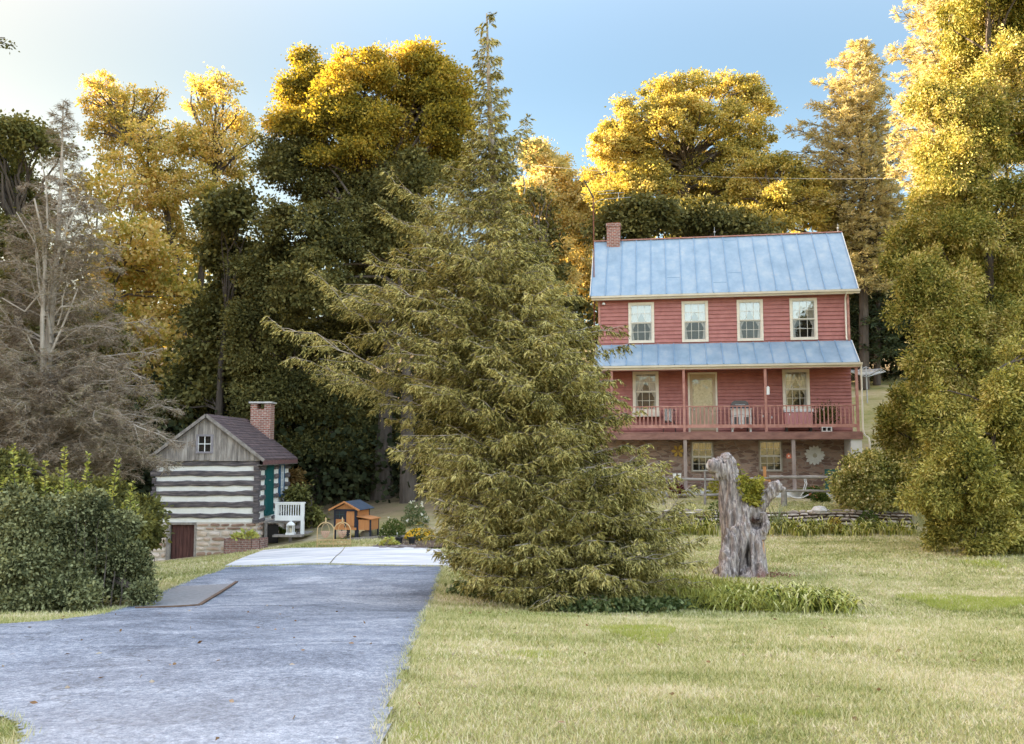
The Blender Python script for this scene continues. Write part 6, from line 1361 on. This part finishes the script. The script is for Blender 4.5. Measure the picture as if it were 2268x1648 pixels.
T('walnut_tree', [(425, 960), (428, 800), (445, 620), (460, 470), (478, 380)], 51,
  [(450, 190, 30, 22), (495, 200, 42, 35), (480, 250, 45, 35), (430, 240, 28, 20), (530, 290, 40, 40), (470, 320, 60, 40), (420, 320, 40, 40), (510, 380, 50, 50), (440, 400, 50, 50), (480, 470, 60, 50), (430, 540, 60, 50), (510, 560, 50, 50)], 850, 34, 56, 'thin yellow-leaved walnut with a bare dark trunk, next to the maple', m_walnut, .15, .42, .3, limbs=.22, shell=.5, sub=0)
T('background_tree', [(40, 1000), (40, 700), (40, 500)], 42, [(30, 300, 60, 45), (80, 330, 50, 50), (0, 380, 70, 80), (-60, 340, 60, 60), (50, 450, 60, 80), (20, 560, 90, 80), (60, 700, 90, 90), (40, 850, 90, 90), (180, 760, 70, 90), (200, 900, 90, 90)], 1000, 50, 57, 'dark green tree crown at the far left edge behind the bare conifer', m_mid, .18, .6, .3)
T('background_tree', [(260, 1000), (260, 800), (250, 600)], 46, [(230, 430, 60, 60), (260, 540, 70, 70), (300, 640, 80, 70), (260, 740, 90, 80), (330, 800, 80, 80), (380, 700, 60, 80), (350, 600, 50, 60), (300, 900, 90, 70)], 380, 45, 58, 'yellow-green tree glowing between the bare conifer and the cabin', m_walnut, .24, .95, .25)
T('oak_tree', [(1522, 800), (1524, 620), (1526, 500), (1522, 420), (1524, 360)], 53,
  [(1480, 215, 60, 40), (1540, 190, 50, 28), (1610, 205, 60, 35), (1670, 235, 40, 45), (1420, 265, 60, 50), (1370, 320, 55, 50), (1490, 290, 70, 55), (1590, 280, 75, 55), (1670, 310, 45, 55), (1345, 400, 45, 50), (1430, 380, 70, 60), (1540, 370, 70, 50), (1630, 380, 60, 55), (1390, 450, 70, 50), (1500, 460, 80, 50), (1600, 460, 70, 50), (1340, 350, 40, 45), (1450, 420, 60, 45), (1560, 420, 65, 45), (1680, 430, 45, 50), (1400, 340, 50, 40), (1640, 340, 50, 45)], 2200, 66, 59, 'round-headed sunlit oak rising behind the middle of the blue roof', m_oak, .14, .48, .35, limbs=.2, shell=.36)
T('oak_tree', [(1705, 800), (1705, 560), (1712, 470)], 49, [(1720, 380, 55, 32), (1780, 410, 45, 40), (1660, 430, 45, 40), (1740, 450, 70, 50), (1800, 480, 40, 40), (1680, 500, 60, 40), (1850, 520, 40, 50)], 800, 62, 60, 'smaller spreading oak with a forked dark trunk behind the right of the roof', m_oak, .14, .48, .25, limbs=.2, shell=.4)
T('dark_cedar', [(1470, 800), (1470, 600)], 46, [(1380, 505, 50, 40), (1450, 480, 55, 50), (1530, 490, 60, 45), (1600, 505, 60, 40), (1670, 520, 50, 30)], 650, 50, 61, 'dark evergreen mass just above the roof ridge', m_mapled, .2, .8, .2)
for i, (bx_, lab_) in enumerate((([(1190, 350, 40, 28), (1230, 400, 45, 45), (1175, 450, 40, 60), (1240, 500, 50, 60), (1200, 600, 60, 60)], 'yellow sunlit tree nearest the hemlock top'), ([(1300, 430, 45, 50), (1280, 520, 45, 60), (1330, 500, 40, 60), (1290, 620, 50, 60), (1250, 450, 30, 40)], 'yellow sunlit tree behind the television antenna'))):
    T('yellow_tree', [(bx_[-1][0], 800), (bx_[1][0], 560)], 60 + 2 * i, bx_, 900, 62, 62 + i, lab_, m_gold, .17, .6, .25)
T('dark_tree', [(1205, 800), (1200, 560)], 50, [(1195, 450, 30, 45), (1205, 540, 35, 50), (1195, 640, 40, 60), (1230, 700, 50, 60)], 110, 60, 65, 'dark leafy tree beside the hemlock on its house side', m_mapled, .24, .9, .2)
T('branch_tip_tree', [(-700, 900), (-500, 300), (-260, 120), (-120, 100), (-10, 98)], 30, [(8, 98, 22, 14), (-80, 110, 80, 40), (-260, 150, 160, 110)], 160, 60, 66, 'tree outside the left edge with one dark branch tip against the pale sky', m_mid, .1, .35, .12)

# ================================================================== PINES
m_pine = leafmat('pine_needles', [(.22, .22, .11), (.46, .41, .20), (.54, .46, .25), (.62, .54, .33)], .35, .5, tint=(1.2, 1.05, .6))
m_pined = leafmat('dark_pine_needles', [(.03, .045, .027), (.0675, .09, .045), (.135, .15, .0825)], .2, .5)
pine_sp = dict(step=.14, tw=.7, leafl=.27, leafn=9, droop=-.05, spread=.7, lw=.1, inner=.25, flat=.5)
conifer('white_pine', [(88, 1890, 1915), (130, 1850, 1945), (200, 1790, 1960), (300, 1735, 1990), (400, 1720, 2010), (500, 1760, 2030), (620, 1850, 2010)], [(1912, 800), (1912, 500), (1908, 300), (1904, 92)], 50, 210, 71, 'tall pale golden white pine standing between the roof and the right-hand evergreen', m_pine, m_bark, rise=.15, tr=.3, sec=7, ybias=.9, depth=.9, limbw=.03, spray=pine_sp, seclen=.4, up_top=.5)
conifer('white_pine', [(-160, 2060, 2150), (-60, 2010, 2200), (60, 1965, 2250), (180, 1945, 2260), (300, 1960, 2260), (420, 1975, 2230)], [(2105, 900), (2100, 500), (2095, 200), (2090, -170)], 42, 160, 72, 'white pine behind the tall right-hand evergreen with branches reaching left into the sky', m_pine, m_bark, rise=.1, tr=.3, sec=7, ybias=.9, depth=.9, limbw=.03, spray=pine_sp, seclen=.4, up_top=.4)
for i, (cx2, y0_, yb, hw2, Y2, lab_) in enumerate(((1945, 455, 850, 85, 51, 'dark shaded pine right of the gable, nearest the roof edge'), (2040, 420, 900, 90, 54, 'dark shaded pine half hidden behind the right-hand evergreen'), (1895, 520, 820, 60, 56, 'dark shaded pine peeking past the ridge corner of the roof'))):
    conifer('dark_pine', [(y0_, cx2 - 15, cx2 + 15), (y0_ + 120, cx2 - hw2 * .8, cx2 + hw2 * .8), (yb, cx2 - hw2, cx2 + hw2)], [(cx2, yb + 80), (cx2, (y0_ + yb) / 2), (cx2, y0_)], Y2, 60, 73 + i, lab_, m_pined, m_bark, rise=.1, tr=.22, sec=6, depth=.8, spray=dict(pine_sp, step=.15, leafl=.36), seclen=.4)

# ================================================================== RIGHT-HAND ARBORVITAE
m_arb = leafmat('arborvitae_scale', [(.07, .085, .02), (.20, .205, .045), (.40, .35, .095), (.62, .50, .22)], .25, .8, mix=.6)
m_arb2 = leafmat('juniper_scale', [(.07, .085, .02), (.21, .21, .05), (.46, .42, .11), (.72, .62, .24)], .25, .8, mix=.6)
def A(name, base, Y, blobs, ncl, per, seed, label, lm, ln=.12, clump=.45, dY=1.0, wd=.26, droop=-.25, flat=1.1, cat='tree', tr=.18, bm=None, **ck):
    return T(name, [base, (base[0], min(b[1] for b in blobs))], Y, blobs, ncl, per, seed, label, lm, ln, clump, tr, None, .03, bm, wd, droop, flat, .22, cat, dY, **ck)
A('arborvitae', (2190, 1215), 28.5, [(2200, -80, 120, 110), (2180, 30, 90, 100), (2250, 80, 90, 120), (2160, 150, 95, 110), (2240, 230, 110, 120), (2140, 290, 95, 110), (2230, 380, 120, 120), (2120, 420, 100, 100), (2200, 540, 130, 120), (2090, 560, 95, 110), (2180, 680, 130, 120), (2080, 700, 92, 110), (2260, 620, 90, 120), (2110, 820, 110, 110), (2240, 820, 110, 120), (2180, 940, 120, 100), (2150, 1070, 110, 90), (2250, 1060, 100, 110)], 3600, 130, 81, 'towering yellow-green arborvitae filling the right edge of the picture', m_arb, .11, .3, 1.6, core=.55, sub=26, subr=.27, wd=.2, droop=.35, sat=5)
A('juniper', (2200, 1225), 24.5, [(2250, 930, 70, 90), (2160, 960, 80, 80), (2100, 940, 55, 70), (2230, 1040, 80, 80), (2140, 1060, 75, 80), (2250, 1140, 80, 70), (2170, 1150, 80, 60), (2110, 1130, 50, 50), (2130, 1185, 60, 30), (2210, 1200, 70, 28), (2280, 1200, 70, 30), (2070, 1100, 40, 50), (2260, 830, 40, 60)], 1400, 130, 82, 'golden-tipped juniper spreading low in front of the towering arborvitae', m_arb2, .1, .25, 1.0, tr=.1, core=.6, sub=26, subr=.27, wd=.2, droop=.3, sat=5)
A('juniper', (2030, 1190), 32.5, [(2005, 930, 55, 50), (2060, 900, 60, 60), (1985, 975, 35, 35), (2030, 1000, 70, 60), (2060, 1080, 60, 70), (2000, 1090, 50, 50)], 380, 130, 83, 'dark-sided juniper between the round shrub and the arborvitae', m_arb, .13, .3, .8, tr=.1, core=.5, sub=24, subr=.28, wd=.2)
m_shr = leafmat('shrub_leaf', [(.09, .11, .03), (.27, .28, .08), (.55, .51, .19), (.85, .74, .40)], .3, 1.2, mix=.7)
A('round_shrub', (1925, 1160), 31.9, [(1900, 1055, 45, 40), (1945, 1050, 45, 38), (1925, 1095, 62, 40), (1870, 1090, 32, 35), (1975, 1095, 38, 40), (1930, 1125, 55, 20)], 300, 120, 84, 'round pale-tipped shrub at the right corner of the porch', m_shr, .1, .3, .3, .35, .1, .8, 'shrub', .06)
# ================================================================== SHRUBS at the lower left
m_shd = leafmat('grey_green_leaf', [(.035, .042, .018), (.13, .14, .065), (.27, .28, .14), (.40, .40, .20)], .2, 1.0, mix=.8)
m_shl = leafmat('olive_leaf', [(.055, .06, .02), (.15, .15, .05), (.30, .29, .09)], .3, 1.0, mix=.7)
A('shrub', (220, 1345), 14.6, [(215, 1185, 50, 45), (260, 1235, 40, 40), (170, 1240, 65, 50), (225, 1290, 65, 40), (140, 1165, 55, 45), (290, 1290, 30, 30), (320, 1322, 18, 16), (180, 1135, 35, 30), (262, 1180, 22, 25), (300, 1245, 18, 20)], 1100, 100, 91, 'dense grey-green shrub nearest the driveway patch', m_shd, .06, .17, .35, .3, .15, .8, 'shrub', .04, sat=6)
A('shrub', (70, 1360), 13.9, [(60, 1170, 60, 50), (20, 1240, 70, 60), (110, 1280, 65, 50), (60, 1325, 80, 28), (-60, 1230, 80, 90), (110, 1190, 45, 45), (20, 1140, 45, 35), (150, 1320, 50, 25)], 1100, 100, 92, 'darker leafy shrub at the bottom left edge above the driveway', m_shd, .062, .17, .35, .3, .15, .8, 'shrub', .04, sat=6)
A('shrub', (120, 1330), 16.5, [(60, 1110, 80, 60), (150, 1120, 70, 50), (0, 1060, 60, 60), (230, 1130, 55, 45), (280, 1170, 40, 40), (-60, 1090, 60, 80)], 700, 90, 93, 'lighter olive shrub rising behind the grey-green ones', m_shl, .07, .2, .5, .3, .1, .8, 'shrub', .05)
def sprigs(name, stems, Y, label, lm, seed, ln=.14):
    rng = np.random.default_rng(seed); x0 = sum(s[0] for s in stems) / len(stems); b = P(x0, 1330, Y); b.z = G(b.x, Y); t = empty(name, b, label, 'shrub'); mb = MB(); V = []
    for (x, y, xb) in stems:
        top = np.array(P(x, y, Y + rng.uniform(-.4, .4))); bot = np.array(P(xb, 1330, Y)); bot[2] = b.z; pts = bezpts(bot, top, .0, 6, random.Random(int(x * 7)), .012); mb.tube([Vector(q) - b for q in pts], [.016, .014, .012, .01, .007, .004], 4, False)
        n = int((1330 - y) / 2.2); tt = rng.uniform(.45, 1, n); f = tt * 5; i0 = np.minimum(f.astype(int), 4); pa = np.array(pts); c = pa[i0] + (pa[i0 + 1] - pa[i0]) * (f - i0)[:, None]; a = rng.uniform(0, 6.28, n); d = np.stack([np.cos(a), np.sin(a), rng.uniform(.1, 1.0, n)], 1); V.append(leafquads(c, d, ln * (1.25 - tt * .7) * rng.uniform(.7, 1.2, n), .018, rng))
    npmesh('leaves', np.concatenate(V), 4, t, lm, tuple(b)); mb.build('stems', m_bark, t)
m_sprig = leafmat('sprig_leaf', [(.13, .16, .04), (.36, .40, .10), (.66, .64, .20)], .35, 3, mix=.8)
sprigs('sprig_shrub', [(30, 985, 40), (60, 1040, 60), (10, 1060, 20), (100, 1020, 90), (122, 1078, 110), (143, 990, 130), (158, 1062, 150), (45, 1090, 60), (75, 1100, 80), (118, 1100, 120), (20, 1120, 30)], 15.6, 'tall upright leafy stems with lime tips at the far left', m_sprig, 94)
sprigs('sprig_shrub', [(195, 1000, 180), (176, 1068, 190), (262, 1018, 235), (240, 1082, 245), (295, 1065, 275), (205, 1115, 205), (230, 1120, 225), (275, 1110, 262), (215, 1160, 212), (300, 1110, 285)], 16.0, 'tall upright leafy stems with lime tips left of the cabin', m_sprig, 95)
sprigs('sprig_shrub', [(x_, y_ + 12, x_ * .9 + 10) for x_, y_ in ((12, 1118), (35, 1080), (44, 1132), (83, 1100), (117, 1128), (128, 1090), (169, 1112), (190, 1140), (221, 1125), (262, 1165), (283, 1195), (318, 1262), (240, 1160), (98, 1150))], 14.2, 'grey-green stray shoots standing above the shrubs beside the driveway', m_shd, 99, .075)
A('arching_bush', (325, 1230), 21.5, [(322, 1140, 18, 22), (290, 1150, 30, 30), (318, 1185, 20, 30), (270, 1180, 35, 35)], 150, 70, 96, 'arching bush between the shrubs and the cabin cellar wall', m_shl, .12, .35, .4, .3, .2, .8, 'shrub', .05)
A('leafy_bush', (690, 1180), 35.5, [(668, 1130, 22, 30), (690, 1150, 26, 25), (655, 1100, 18, 20)], 60, 70, 97, 'leafy green bush behind the white stoop railing', m_shl, .16, .3, .3, .25, .3, .8, 'shrub', .05)
A('leafy_bush', (650, 1100), 37.5, [(645, 1062, 16, 22)], 26, 60, 98, 'small rusty-tinged bush against the far corner of the cabin', leafmat('rust_leaf', [(.12, .09, .03), (.25, .15, .06)], .2, 3), .14, .3, .2, .3, .1, .8, 'shrub', .05)

# ================================================================== WOODS (too many to count): behind, left and behind the camera
def woods(name, boxes, lnm, m, seed, label):
    """boxes: (x0,y0,x1,y1,width,hlo,hhi,n)"""
    rng = np.random.default_rng(seed); Vs = []
    for (x0, y0, x1, y1, wd_, hlo, hhi, n) in boxes:
        ncl = n // 50; t = rng.random(ncl); X = x0 + (x1 - x0) * t + rng.normal(0, wd_ * .5, ncl); Y = y0 + (y1 - y0) * t + rng.normal(0, wd_ * .5, ncl); top = hlo + (hhi - hlo) * (.55 + .45 * np.sin(t * 37 + X * .3)) ; g = Gv(X, Y); Z = g + (top - 0) * rng.random(ncl) ** .75
        cc = np.stack([X, Y, Z], 1); ci = np.repeat(np.arange(ncl), 50); off = rng.normal(size=(ncl * 50, 3)) * np.array([1, 1, .6]) * 1.0; L = lnm * rng.uniform(.6, 1.4, ncl * 50); Vs.append(leafquads(cc[ci] + off, off + rng.normal(size=off.shape) * .6, L, L * .35, rng))
    return tag(npmesh(name, np.concatenate(Vs), 4, None, m), label, 'woods', kind='stuff')
m_wood = leafmat('woodland_leaf', [(.045, .06, .0225), (.12, .12, .0375), (.27, .225, .06), (.45, .33, .09)], .35, .12)
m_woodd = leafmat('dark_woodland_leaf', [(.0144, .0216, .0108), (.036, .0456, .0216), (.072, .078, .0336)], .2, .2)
woods('woods', [(-70, 78, 75, 74, 5, 9, 13, 60000)], .55, m_wood, 101, 'hazy mass of woodland on the rise behind everything')
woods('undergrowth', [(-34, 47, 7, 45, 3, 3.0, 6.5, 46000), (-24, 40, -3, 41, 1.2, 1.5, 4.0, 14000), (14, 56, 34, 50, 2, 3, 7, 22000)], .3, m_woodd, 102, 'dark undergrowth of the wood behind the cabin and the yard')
woods('side_woods', [(-46, 14, -48, 34, 2, 23, 27, 36000), (-48, 32, -56, 75, 3, 19, 22.5, 50000), (-50, 13, -52, 44, 2, 12, 18, 30000)], 1.0, m_wood, 103, 'tall wood beyond the left side of the yard')
